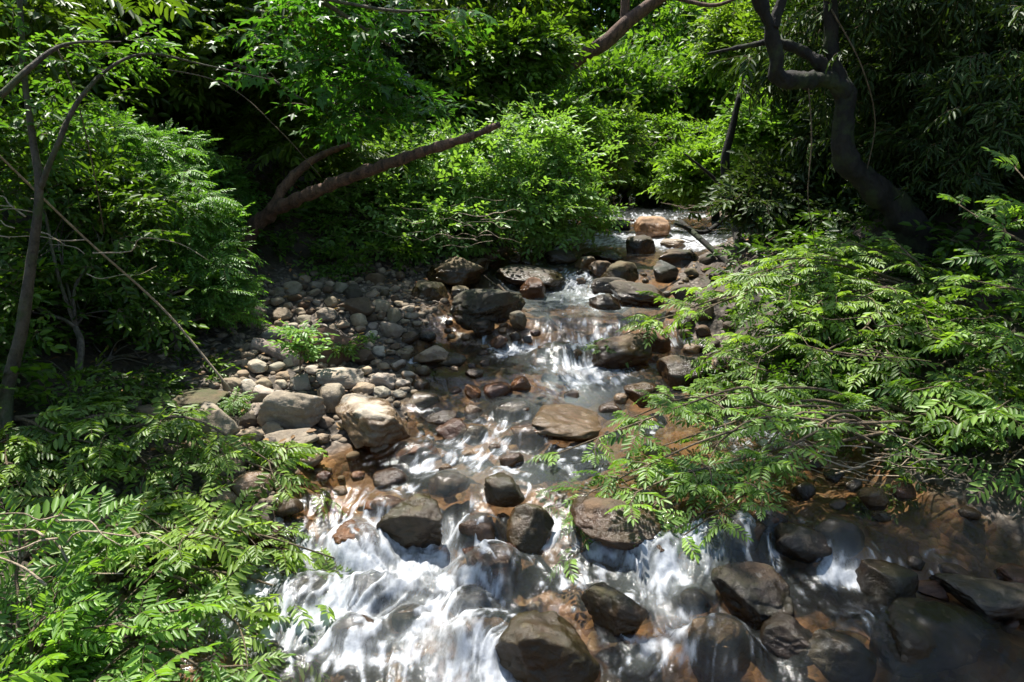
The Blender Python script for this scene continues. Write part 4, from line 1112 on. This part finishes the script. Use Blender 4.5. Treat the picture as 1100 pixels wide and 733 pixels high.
# slender grey tree at the left edge
ys_ = 5.6
b = base_px(2, 470)
tr_path = [b + [0, 0, -.1], P(8, 420, ys_), P(22, 360, ys_), P(34, 280, ys_), P(42, 205, ys_), P(35, 150, ys_ + .1), P(26, 80, ys_ + .2), P(20, -20, ys_ + .3)]
slender = wood_thing("slender_tree", "slender grey tree at the left edge with an arching side trunk", "tree",
    [(tr_path, [.06, .055, .048, .04, .032, .026, .022, .02]),
     ([P(42, 205, ys_), P(60, 160, ys_), P(82, 112, ys_ + .1), P(118, 73, ys_ + .3), P(160, 58, ys_ + .5), P(220, 70, ys_ + .8), P(292, 86, ys_ + 1.3)], [.024, .021, .018, .014, .010, .008, .004]),
     ([P(0, 104, 5.0), P(30, 75, 5.1), P(70, 48, 5.3), P(130, 45, 5.6)], [.024, .020, .013, .004])], 'dim_bark', 9, .2, 15)
def add_foliage(root, pos, dirs, size, kind, leaf, seed, roll=25, tshift=0):
    rs = np.random.RandomState(seed); f = Geo()
    org = np.array(root.location)
    place_sprays(f, kind, np.asarray(pos) - org, dirs, size * rs.uniform(.7, 1.2, len(pos)), rs, roll, tshift=tshift)
    link("foliage", f.build("leaves", [M[leaf], M['twig']]), root)
def lumps_px(*rows):
    """rows: px, py, distance, horizontal radius, height radius"""
    return [(P(a, b_, Y), (r, r * .8, h)) for a, b_, Y, r, h in rows]
rsT = np.random.RandomState(77)
p, d = crown_points(lumps_px((40, 20, 7.0, .7, .3), (100, 0, 7.2, .7, .25)), 60, rsT, .2, .12, .4, flat=.6)
add_foliage(slender, p, d, .42, 'feather', 'leaf_mid', 5, 18)
p, d = crown_points(lumps_px((40, 60, 6.0, .5, .25), (110, 50, 6.2, .5, .2), (90, 120, 6.0, .3, .2), (30, 150, 6.0, .35, .25)), 55, rsT, .2, .15, .4, flat=.5)
add_foliage(slender, p, d, .27, 'broad', 'leaf_lobed', 58, 20)
p, d = crown_points(lumps_px((960, -20, 9.5, 1.2, .6), (980, 40, 9.8, 1.6, .8), (1060, 60, 9.2, 1.5, .8), (960, 120, 10.2, 1.2, .8), (1040, 160, 9.6, 1.3, .8), (1010, 90, 10.4, 1.6, 1.0), (1090, 130, 8.6, 1.0, .8), (990, 190, 10.2, .9, .5)), 1300, rsT, .3, .4, .35)
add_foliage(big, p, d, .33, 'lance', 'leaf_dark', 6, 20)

# a spreading dark feathery tree whose flat tiers fill the upper left
b = gnd(-8.6, 11.6)
spread = wood_thing("feathery_tree", "spreading feathery tree with flat dark tiers in the upper left", "tree",
    [([b + [0, 0, -.3], P(60, 160, 11.6), P(110, 60, 11.4), P(170, 20, 11.2)], [.12, .10, .08, .05]),
     ([P(110, 60, 11.4), P(190, 62, 11.2), P(270, 75, 11.0), P(330, 110, 10.9)], [.05, .04, .03, .012]),
     ([P(170, 20, 11.2), P(260, 10, 11.3), P(340, 30, 11.5)], [.04, .03, .012])], 'bark', 8, .12, 25)
p, d = crown_points(lumps_px((180, 90, 11.4, 1.2, .3), (260, 60, 11.6, 1.3, .35), (250, 125, 11.4, 1.1, .25), (330, 90, 12.2, 1.2, .3), (330, 150, 12.4, .9, .2), (110, 90, 11.4, 1.0, .3), (200, 20, 12, 1.3, .4), (300, 20, 12.4, 1.2, .35), (400, 165, 13.2, .6, .15)), 330, rsT, .2, .12, .4, flat=.6)
add_foliage(spread, p, d, .55, 'feather', 'leaf_mid', 55, 18)

# ------------------------------------------------------------------ shrubs and trees round the stream
plant("bright_shrub", "broad bright leafed shrub overhanging the middle of the stream", "shrub", base_px(470, 278) + [0, .8, 0],
    lumps_px((395, 235, 13.3, 1.1, .8), (440, 190, 13.9, 1.1, .7), (480, 235, 13.1, 1.0, .7), (530, 170, 14.1, 1.2, .7), (555, 215, 13.5, 1.0, .6), (610, 190, 14.5, .9, .65), (620, 228, 14.3, .7, .4), (500, 195, 13.7, .9, .6), (350, 245, 13.1, .5, .5), (570, 150, 14.7, .9, .5), (450, 262, 12.7, .5, .25), (580, 246, 13.5, .5, .25)),
    1150, 'obovate', .46, 'leaf_shrub', 'bark', 41, tr=.07, hole=.3, roll=18, droop=.05, tshift=.3)
plant("fine_leafed_shrub", "dense fine leafed bush with sunlit top on the left bank", "shrub", base_px(170, 400) + [0, .4, 0],
    lumps_px((150, 175, 9.3, .7, .5), (110, 160, 9.0, .6, .35), (165, 230, 8.8, .9, .6), (215, 290, 8.8, .75, .55), (235, 340, 8.6, .5, .5), (180, 330, 8.2, .8, .6), (245, 390, 8.5, .28, .3), (130, 280, 8.0, .7, .5), (70, 190, 8.8, .6, .35), (90, 145, 9.4, .5, .25), (195, 165, 9.9, .45, .25), (205, 225, 9.0, .5, .2), (250, 300, 8.9, .4, .2), (200, 380, 8.2, .5, .25)),
    1050, 'fine', .26, 'leaf_fine', 'bark', 42, tr=.05, hole=.45, roll=25)
plant("low_shrub", "shadowed leafy bush at the far left behind the slender trunk", "shrub", base_px(70, 420) + [0, .3, 0],
    lumps_px((60, 250, 7.4, .8, .6), (20, 330, 6.6, .7, .5), (90, 340, 7.2, .8, .5), (150, 385, 7.4, .7, .35), (60, 410, 6.6, .7, .3), (20, 180, 7.6, .8, .6), (110, 220, 8, .6, .5)),
    620, 'broad', .36, 'leaf_mid', 'bark', 43, tr=.05, hole=.42, roll=30)
plant("round_shrub", "small rounded blue green bush between the left trunks and the dead log", "shrub", base_px(215, 262) + [0, .4, 0],
    lumps_px((215, 212, 11.5, .75, .55), (240, 240, 11.3, .5, .4)), 260, 'obovate', .34, 'leaf_shrub', 'bark', 44, tr=.03, hole=.2)
plant("small_shrub", "shaded small shrub below the side fork of the dead log", "shrub", base_px(320, 272) + [0, .3, 0],
    lumps_px((320, 250, 12.3, .6, .4), (360, 285, 11.8, .4, .25)), 110, 'obovate', .4, 'leaf_mid', 'bark', 45, tr=.02, hole=.3)

plant("leafy_shrub", "leafy shrub spreading under the dead log", "shrub", base_px(390, 285) + [0, .3, 0],
    lumps_px((350, 255, 13.2, 1.0, .5), (310, 225, 13.4, .9, .5), (400, 270, 12.6, .8, .35), (290, 190, 14, .9, .5), (350, 180, 14.5, 1.0, .6), (420, 160, 15, 1.0, .5)), 520, 'obovate', .46, 'leaf_mid', 'bark', 46, tr=.04, hole=.3, roll=20)
plant("leafy_shrub", "leafy shrub hanging over the water right of the bright one", "shrub", base_px(640, 246) + [-.6, .8, 0],
    lumps_px((600, 195, 15.5, .7, .4), (690, 180, 24, 1.3, .6), (640, 145, 19, 1.1, .6), (600, 130, 16.5, 1.1, .6), (705, 150, 25, 1.4, .8)), 640, 'obovate', .46, 'leaf_far', 'bark', 47, tr=.05, hole=.35, roll=20)
plant("leafy_shrub", "dim small leafed bush inside the right bank behind the feathery tiers", "shrub", gnd(4.6, 8.2),
    lumps_px((830, 400, 7.6, .8, .4), (920, 380, 7.8, .9, .5), (1010, 370, 7.6, .9, .5), (970, 440, 7.0, .8, .4), (1060, 420, 6.8, .8, .5), (850, 330, 8.6, .9, .4), (950, 310, 8.8, 1.0, .4), (1050, 320, 8.2, 1.0, .5)), 620, 'broad', .30, 'leaf_mid', 'bark', 48, tr=.04, hole=.35)
plant("leafy_shrub", "shaded leafy bush on the slope left of the dead log", "shrub", gnd(-4.6, 13.0),
    lumps_px((250, 190, 13.5, .9, .6), (280, 140, 14.5, 1.0, .7), (230, 140, 14, .9, .6), (200, 170, 13, .7, .5)), 420, 'broad', .5, 'leaf_mid', 'bark', 49, tr=.04, hole=.35)
plant("low_shrub", "knee high leafy growth along the foot of the left bank behind the lower left sprays", "shrub", gnd(-4.6, 6.6),
    lumps_px((50, 425, 6.1, .6, .22), (125, 415, 6.8, .6, .22), (190, 398, 7.5, .5, .2), (105, 385, 7.5, .7, .28), (25, 385, 6.4, .6, .3), (60, 455, 5.8, .5, .15)), 330, 'broad', .28, 'leaf_mid', 'bark', 50, tr=.02, hole=.4)
# overhanging branch of lobed leaves (its trunk stands out of frame at left)
lob = wood_thing("lobed_leaf_tree", "bright lobed leaves on a bough reaching in at the top", "tree",
    [([gnd(-9.0, 8.6) + [0, 0, -.2], np.array([-8.4, 8.7, 5.2]), P(60, -90, 9.0), P(220, -40, 9.3), P(330, -6, 9.5), P(420, 50, 9.8)], [.17, .14, .10, .06, .04, .012]),
     ([P(330, -6, 9.5), P(380, 5, 9.2), P(430, 12, 9.0), P(490, 10, 8.8)], [.03, .022, .016, .006])], 'bark', 9, .12, 22)
p, d = crown_points(lumps_px((330, 5, 9.4, .8, .35), (390, 25, 9.8, .8, .4), (420, 75, 10, .65, .35), (360, 75, 10, .8, .35), (380, 120, 10.2, .7, .35), (490, 18, 8.8, .32, .2), (300, 50, 9.6, .7, .35), (450, 110, 10.3, .4, .25)), 150, rsT, .2, .3, .35, flat=.6)
add_foliage(lob, p, d, .46, 'lobed', 'leaf_lobed', 7, 22)

# foreground left: three feathery shrubs
G_FEATH = 'feathery shrubs along the banks'
reaching_shrub("feathery_shrub", "nearest sunlit feathery shrub in the lower left corner", gnd(-3.0, 3.4),
    [(*P(60, 640, 3.7), .9), (*P(150, 660, 3.7), .8), (*P(200, 655, 3.9), .6), (*P(40, 720, 3.3), .7), (*P(130, 725, 3.4), .6), (*P(270, 715, 3.7), .5), (*P(20, 570, 3.9), .8), (*P(110, 590, 4.0), .8)], 51, fs=.29, per_m=2.3, side=.42, tshift=.1, leaf='leaf_feather')
reaching_shrub("feathery_shrub", "feathery shrub whose sprays reach over the foam at lower left", gnd(-3.7, 4.5),
    [(*P(335, 625, 4.6), .8), (*P(360, 600, 4.8), .8), (*P(300, 590, 4.7), .8), (*P(345, 650, 4.4), .4), (*P(175, 560, 4.8), .8), (*P(325, 706, 4.0), .35), (*P(250, 560, 4.9), .7)], 52, fs=.29, per_m=2.2, side=.40, tshift=.1)
reaching_shrub("feathery_shrub", "half shaded feathery shrub between lower left corner and gravel bar", gnd(-4.6, 5.6),
    [(*P(60, 490, 5.3), .9), (*P(140, 500, 5.3), .9), (*P(220, 510, 5.5), .9), (*P(300, 510, 5.6), .8), (*P(340, 530, 5.6), .7), (*P(20, 520, 4.9), .9), (*P(110, 540, 5.0), .9), (*P(200, 540, 5.2), .8), (*P(260, 490, 5.9), .7)], 53, fs=.29, per_m=2.0, side=.45)
# right: the great spreading bush, three shrubs
reaching_shrub("feathery_shrub", "spreading feathery shrub whose long bough hangs over the mid stream foam", gnd(4.3, 6.4),
    [(*P(612, 600, 4.9), .6), (*P(735, 575, 4.9), .5), (*P(630, 555, 5.1), .7), (*P(598, 488, 6.0), .6), (*P(600, 545, 5.4), .4), (*P(665, 520, 5.6), .7), (*P(710, 480, 6.0), .9), (*P(700, 540, 5.3), .8), (*P(745, 560, 5.0), .8), (*P(675, 450, 6.5), .7), (*P(750, 445, 6.4), 1.0), (*P(720, 425, 6.8), .8)], 54, fs=.24, per_m=2.0, side=.36)
reaching_shrub("feathery_shrub", "tall tiered feathery shrub on the right bank below the crooked tree", gnd(5.2, 8.0),
    [(*P(700, 345, 8.5), .8), (*P(735, 345, 8.3), .9), (*P(750, 310, 8.7), 1.0), (*P(780, 300, 8.6), 1.2), (*P(760, 385, 7.8), 1.0), (*P(830, 280, 8.6), 1.2), (*P(900, 260, 8.6), 1.2), (*P(960, 270, 8.2), 1.2), (*P(820, 350, 7.8), 1.3), (*P(900, 330, 7.6), 1.3), (*P(970, 340, 7.4), 1.2), (*P(850, 410, 7.0), 1.2), (*P(770, 410, 7.2), 1.0), (*P(930, 400, 6.8), 1.2), (*P(650, 368, 8.7), .35)], 55, fs=.28, per_m=2.0, side=.58)
reaching_shrub("feathery_shrub", "dark feathery shrub at the right edge of the bank", gnd(5.6, 5.9),
    [(*P(1040, 300, 6.8), 1.2), (*P(1080, 250, 6.6), 1.2), (*P(1090, 180, 7.2), 1.1), (*P(1020, 370, 6.4), 1.2), (*P(1090, 360, 6.0), 1.2), (*P(980, 420, 6.2), 1.1), (*P(1060, 440, 5.8), 1.1), (*P(980, 480, 5.8), .9), (*P(1070, 510, 5.3), .8), (*P(1030, 220, 7.4), 1.1)], 56, fs=.30, per_m=2.2, side=.55)
plant("low_shrub", "low dark leafy bush at the right water edge under the bare twigs", "shrub", base_px(1060, 560) + [.3, .2, 0],
    lumps_px((1050, 520, 5.6, .6, .3), (970, 525, 5.9, .6, .2), (1090, 560, 5.2, .35, .25), (1000, 470, 6.4, .7, .35), (1085, 450, 6.0, .6, .5)), 260, 'broad', .26, 'leaf_mid', 'bark', 57, tr=.03, hole=.35)

# small plants among the stones
def seedling(name, label, px, py, h, n, kind, leaf, size, seed):
    b = base_px(px, py); rs = np.random.RandomState(seed)
    root = link(name, None, loc=b); tag(root, label, "plant")
    g = Geo(); tube(g, [[0, 0, -.05], [.03, 0, h * .5], [.08, 0, h]], [.012, .009, .004], 5, 0); link("stem", g.build("stem", [M['twig']]), root)
    t = rs.uniform(.45, 1.0, n); pos = np.stack([.08 * t, 0 * t, h * t], 1); a = rs.uniform(0, 6.28, n)
    f = Geo(); place_sprays(f, kind, pos, np.stack([np.cos(a), np.sin(a), rs.uniform(-.1, .5, n)], 1), size, rs, 20)
    link("foliage", f.build("leaves", [M[leaf], M['twig']]), root)
seedling("seedling", "knee high green seedling growing among the stones of the gravel bar", 322, 412, .62, 16, 'obovate', 'leaf_shrub', .34, 61)
seedling("seedling", "small bright seedling right of the knee high one on the bar", 366, 392, .28, 8, 'broad', 'leaf_feather', .24, 62)
seedling("seedling", "tiny seedling in the pale cobbles near the water inlet", 392, 372, .14, 6, 'broad', 'leaf_feather', .16, 63)
seedling("fern", "feathery seedling at the front edge of the gravel bar", 300, 500, .25, 9, 'frond', 'leaf_feather', .30, 64)
seedling("fern", "grassy green tuft beside the dark stone near the dry cane tip", 246, 444, .16, 9, 'fine', 'leaf_fine', .22, 65)

# ------------------------------------------------------------------ the wood behind
FAR = 'trees of the far wood'
def tree_at(name, label, px, py_, Y, h, r, n, kind, size, leaf, bark, seed, trunk_px=None, lean=0.0, hole=.35, lumpn=7, tr=.14, flatten=.75, droop=.15, group=None, tshift=0):
    """a tree whose crown centre is seen at (px, py_) at distance Y; rooted on the ground below"""
    rs = np.random.RandomState(seed)
    c = P(px, py_, Y); b = gnd(c[0] + lean, c[1] + rs.uniform(-.3, .3))
    lumps = []
    for k in range(lumpn):
        u = rs.normal(size=3); u /= np.linalg.norm(u); u[2] *= flatten
        lumps.append((c + u * r * rs.uniform(.35, .8), (r * rs.uniform(.4, .6), r * rs.uniform(.4, .6), r * flatten * rs.uniform(.35, .5))))
    hh = max(c[2] - b[2], .6)
    trunk = ([b + [0, 0, -.3], b + np.array([-lean * .2 + rs.uniform(-.1, .1), 0, hh * .33]), b + np.array([-lean * .6 + rs.uniform(-.15, .15), 0, hh * .66]), c], [tr, tr * .85, tr * .7, tr * .35])
    return plant(name, label, "tree", b, lumps, n, kind, size, leaf, bark, seed, trunk=trunk, group=group, tr=tr * .45, hole=hole, droop=droop, sub=5, tshift=tshift)
# left
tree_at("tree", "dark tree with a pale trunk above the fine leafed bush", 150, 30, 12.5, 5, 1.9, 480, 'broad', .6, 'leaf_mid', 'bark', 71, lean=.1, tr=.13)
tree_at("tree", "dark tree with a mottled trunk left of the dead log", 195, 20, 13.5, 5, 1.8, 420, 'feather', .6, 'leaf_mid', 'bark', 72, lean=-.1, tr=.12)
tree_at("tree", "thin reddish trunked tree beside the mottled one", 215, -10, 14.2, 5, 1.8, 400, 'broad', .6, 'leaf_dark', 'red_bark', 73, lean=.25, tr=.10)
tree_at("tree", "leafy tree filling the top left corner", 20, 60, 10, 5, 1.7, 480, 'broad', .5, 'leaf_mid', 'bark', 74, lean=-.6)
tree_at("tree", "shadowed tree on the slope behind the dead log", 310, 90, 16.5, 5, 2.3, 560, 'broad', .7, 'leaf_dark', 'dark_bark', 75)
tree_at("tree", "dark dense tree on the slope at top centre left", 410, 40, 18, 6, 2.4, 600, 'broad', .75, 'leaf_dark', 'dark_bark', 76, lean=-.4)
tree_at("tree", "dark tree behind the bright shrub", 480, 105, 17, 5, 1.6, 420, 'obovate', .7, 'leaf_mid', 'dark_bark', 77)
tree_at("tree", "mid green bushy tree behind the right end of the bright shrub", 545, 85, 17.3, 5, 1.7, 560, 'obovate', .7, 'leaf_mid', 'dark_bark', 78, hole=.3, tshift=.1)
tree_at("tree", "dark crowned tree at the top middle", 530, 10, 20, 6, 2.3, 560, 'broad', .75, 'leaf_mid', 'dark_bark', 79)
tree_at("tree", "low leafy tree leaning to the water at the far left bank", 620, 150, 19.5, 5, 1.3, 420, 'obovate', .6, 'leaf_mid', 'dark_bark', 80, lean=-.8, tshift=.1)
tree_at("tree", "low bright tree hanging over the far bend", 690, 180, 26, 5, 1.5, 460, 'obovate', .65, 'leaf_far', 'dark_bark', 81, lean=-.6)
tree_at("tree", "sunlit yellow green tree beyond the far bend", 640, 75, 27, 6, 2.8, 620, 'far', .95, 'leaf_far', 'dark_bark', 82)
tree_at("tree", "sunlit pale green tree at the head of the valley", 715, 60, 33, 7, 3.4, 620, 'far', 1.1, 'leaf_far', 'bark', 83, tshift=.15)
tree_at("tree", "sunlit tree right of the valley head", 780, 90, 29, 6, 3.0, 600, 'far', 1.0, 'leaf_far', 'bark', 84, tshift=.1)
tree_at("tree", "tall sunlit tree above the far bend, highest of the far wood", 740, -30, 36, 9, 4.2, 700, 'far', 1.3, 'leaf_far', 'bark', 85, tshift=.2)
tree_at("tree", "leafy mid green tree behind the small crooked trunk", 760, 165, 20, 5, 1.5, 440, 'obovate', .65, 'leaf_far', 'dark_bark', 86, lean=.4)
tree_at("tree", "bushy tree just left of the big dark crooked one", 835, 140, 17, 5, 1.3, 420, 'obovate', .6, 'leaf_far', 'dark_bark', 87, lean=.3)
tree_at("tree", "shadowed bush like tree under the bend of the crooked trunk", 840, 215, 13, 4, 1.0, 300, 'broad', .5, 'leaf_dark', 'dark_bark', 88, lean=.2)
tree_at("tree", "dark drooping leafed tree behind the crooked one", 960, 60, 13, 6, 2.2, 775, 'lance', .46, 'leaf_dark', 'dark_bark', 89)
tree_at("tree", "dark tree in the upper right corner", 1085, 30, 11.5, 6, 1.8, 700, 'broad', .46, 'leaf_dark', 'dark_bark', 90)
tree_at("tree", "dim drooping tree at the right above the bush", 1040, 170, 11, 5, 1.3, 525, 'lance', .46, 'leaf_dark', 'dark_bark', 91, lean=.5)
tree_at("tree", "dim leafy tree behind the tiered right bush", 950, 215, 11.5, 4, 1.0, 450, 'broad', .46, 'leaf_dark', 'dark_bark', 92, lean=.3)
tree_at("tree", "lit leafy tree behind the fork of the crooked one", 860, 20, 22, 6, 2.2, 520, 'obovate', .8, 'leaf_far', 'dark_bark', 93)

tree_at("tree", "tall sunlit tree at the top centre beyond the reddish leaning trunk", 600, -30, 34, 9, 4.2, 650, 'far', 1.3, 'leaf_far', 'bark', 94, tshift=.1)
# undergrowth on both slopes, and the wood closing the valley
def undergrowth():
    rs = np.random.RandomState(9); pos, dr = [], []
    f = Geo()
    n = 14000
    Y = rs.uniform(3, 34, n); side = rs.uniform(size=n) < .55
    off = rs.uniform(0, 1, n) ** .8 * 14
    X = np.where(side, XL(Y) - np.interp(Y, GRAV_Y, GRAV_W) - .5 - off, XR(Y) + .55 + off)
    keep = fbm2(X * .8, Y * .8, 2, 12) > .40
    X, Y = X[keep], Y[keep]; Z = T(X, Y)
    a = rs.uniform(0, 6.28, len(X))
    pos = np.stack([X, Y, Z + rs.uniform(.02, .45, len(X))], 1); dr = np.stack([np.cos(a), np.sin(a) - .3, rs.uniform(-.1, .5, len(X))], 1)
    place_sprays(f, 'broad', pos, dr, rs.uniform(.25, .6, len(X)), rs, 30)
    o = link("undergrowth", f.build("undergrowth", [M['leaf_mid'], M['twig']]))
    tag(o, "low leafy undergrowth covering the forest slopes", "undergrowth", None, "stuff")
undergrowth()
def far_wood():
    rs = np.random.RandomState(19); pts, drs = [], []
    for k in range(120):
        Y = rs.uniform(26, 80); X = rs.uniform(-45, 55)
        if abs(X - (XL(Y) + XR(Y)) / 2) < 3.5 and Y < 45: continue
        z = T(np.array([X]), np.array([Y]))[0]
        r = rs.uniform(2.2, 4.2)
        p, d = crown_points([((X, Y, z + rs.uniform(2, 8)), (r, r, r * .9)), ((X + rs.uniform(-2, 2), Y, z + rs.uniform(1, 4)), (r * .8, r * .8, r * .8))], 130, rs, .5, .15, .4)
        pts.append(p); drs.append(d)
    p = np.concatenate(pts); d = np.concatenate(drs); f = Geo()
    place_sprays(f, 'far', p, d, 1.5 * rs.uniform(.7, 1.2, len(p)), rs, 35)
    tag(link("far_wood", f.build("far_wood", [M['leaf_far'], M['twig']])), "distant sunlit forest closing the valley behind the stream", "forest", None, "stuff")
far_wood()

# ------------------------------------------------------------------ added trees, crowns out of view and gapped to shape sun and shade
OPEN = [(90, 640, 190, 120, 1.0), (150, 510, 230, 75, .95), (290, 560, 120, 60, .8), (260, 680, 90, 60, .8), (340, 420, 130, 85, 1.0), (330, 345, 110, 60, 1.0), (200, 440, 110, 50, .9), (560, 410, 140, 60, 1.0), (700, 250, 90, 24, 1.0), (560, 180, 130, 80, 1.0), (440, 230, 60, 40, .6),
        (480, 660, 130, 60, .85), (420, 590, 50, 40, .8), (560, 560, 40, 40, .7), (540, 490, 120, 24, .7), (700, 640, 50, 30, .6), (650, 390, 50, 40, .8), (720, 330, 70, 50, .8), (830, 340, 80, 50, .6), (960, 350, 60, 60, .35), (740, 100, 150, 150, 1.0), (170, 190, 130, 100, .85),
        (220, 310, 70, 100, .85), (290, 150, 110, 80, .85), (640, 520, 50, 40, .6), (840, 650, 20, 14, .6), (1000, 690, 30, 16, .6), (620, 325, 50, 12, .35), (380, 60, 80, 70, .8), (1000, 270, 60, 30, .5), (820, 470, 40, 20, .5)]  # gaps left in the added crowns to let sun through
DEEP = [(940, 610, 230, 150), (480, 300, 80, 34), (610, 280, 50, 20), (1000, 120, 170, 160)]  # added crowns made denser to deepen the shade below
def shade_canopy():
    rs = np.random.RandomState(23)
    n = 17000
    X = rs.uniform(-13, 12, n); Y = rs.uniform(-7, 30, n); Z = rs.uniform(9.5, 13.5, n)
    ok = (Z - CAM_H) / np.maximum(Y, .1) > .27
    ok |= Y < 1
    X, Y, Z = X[ok], Y[ok], Z[ok]
    zt = np.maximum(W(X, Y), 0.3) + .5
    k = (Z - zt) / SUN_DIR[2]
    gx_, gy_ = X - k * SUN_DIR[0], Y - k * SUN_DIR[1]
    px, py = project(gx_, np.maximum(gy_, .3), zt)
    o = np.zeros(len(X))
    for a, b, c, d, s in OPEN: o = np.maximum(o, s * np.exp(-(((px - a) / (c * 1.25)) ** 2 + ((py - b) / (d * 1.35)) ** 2) ** 2 * .7))
    o = np.where((gy_ < 2.2), .2, o)
    dk = np.zeros(len(X))
    for a, b, c, d in DEEP: dk = np.maximum(dk, np.exp(-(((px - a) / c) ** 2 + ((py - b) / d) ** 2) ** 2 * .7))
    keep = rs.uniform(size=len(X)) < np.clip(1.0 - o * 1.15, .0, 1) * (.26 + .74 * dk) * np.where(fbm2(X * .9, Y * .9, 2, 44) > .36, 1, .35)
    X, Y, Z = X[keep], Y[keep], Z[keep]
    a = rs.uniform(0, 6.28, len(X)); D = np.stack([np.cos(a), np.sin(a), rs.uniform(-.45, .2, len(X))], 1)
    TR = [(-7.6, 1.5), (-10.5, 9.5), (-9.5, 19), (7.4, 1.2), (9.5, 8.5), (9.0, 18)]
    who = np.argmin([np.hypot(X - t[0], Y - t[1]) for t in TR], axis=0)
    names = ["tall tree left of the camera, crown over the lower left sprays", "tall tree high on the left slope beyond the frame", "tall tree on the upper left slope", "tall tree right of the camera, crown over the dark shallows", "tall tree on the right bank behind the bush", "tall tree on the upper right slope"]
    for i, (tx, ty) in enumerate(TR):
        m = who == i; b = gnd(tx, ty)
        root = link("tall_tree", None, loc=b); tag(root, names[i], "tree")
        g = Geo(); top = np.array([0, 0, 11.5 - b[2]])
        tube(g, [[0, 0, -.4], [.1, .1, top[2] * .4], [-.1, 0, top[2] * .75], top], [.30, .24, .18, .08], 10, .15, i)
        pts = np.stack([X[m], Y[m], Z[m]], 1) - b
        for q in rs.choice(len(pts), min(16, len(pts)), replace=False):
            tube(g, arc([0, 0, top[2] * rs.uniform(.7, 1)], pts[q], .05, rs, 5, .04), [.08, .06, .045, .03, .012], 6, .1, q)
        link("trunk", g.build("tall_trunk", [M['bark']]), root)
        f = Geo(); place_sprays(f, 'broad', pts, D[m], rs.uniform(.4, .75, m.sum()), rs, 30)
        link("foliage", f.build("tall_leaves", [M['leaf_mid'], M['twig']]), root)
shade_canopy()

# dead leaves caught on the bar, the banks and the rocks
def litter():
    rs = np.random.RandomState(66); v0, l0, t0 = leaf_shape(1, .5, -.12, .5)
    n = 1500; V = []; L = []; Tt = []; A = []
    for k in range(n):
        Y = rs.uniform(4.5, 16); sd = rs.uniform() < .75
        x = XL(Y) - rs.uniform(.15, 5.0) if sd else XR(Y) + rs.uniform(.1, 2.5)
        z = float(T(np.array([x]), np.array([Y]))[0]) + rs.uniform(.02, .09)
        R = rotz(rs.uniform(0, 6.28)) @ rotx(rs.uniform(-.5, .5)) @ roty(rs.uniform(-.4, .4))
        V.append(v0 * rs.uniform(.05, .11) @ R.T + np.array([x, Y, z])); L.append(l0 + k * len(v0)); Tt.append(t0); A.append(np.full(len(v0), rs.uniform()))
    o = link("leaf_litter", mesh_from("leaf_litter", np.concatenate(V), np.concatenate(L), np.concatenate(Tt), [M['litter']], attrs={"tint": np.concatenate(A)}))
    tag(o, "brown fallen leaves scattered over the gravel bar and banks", "leaf litter", None, "stuff")
M['litter'] = leaf_mat("fallen_leaf", (.10, .045, .018), (.30, .19, .08), .15, .6, .3)
litter()
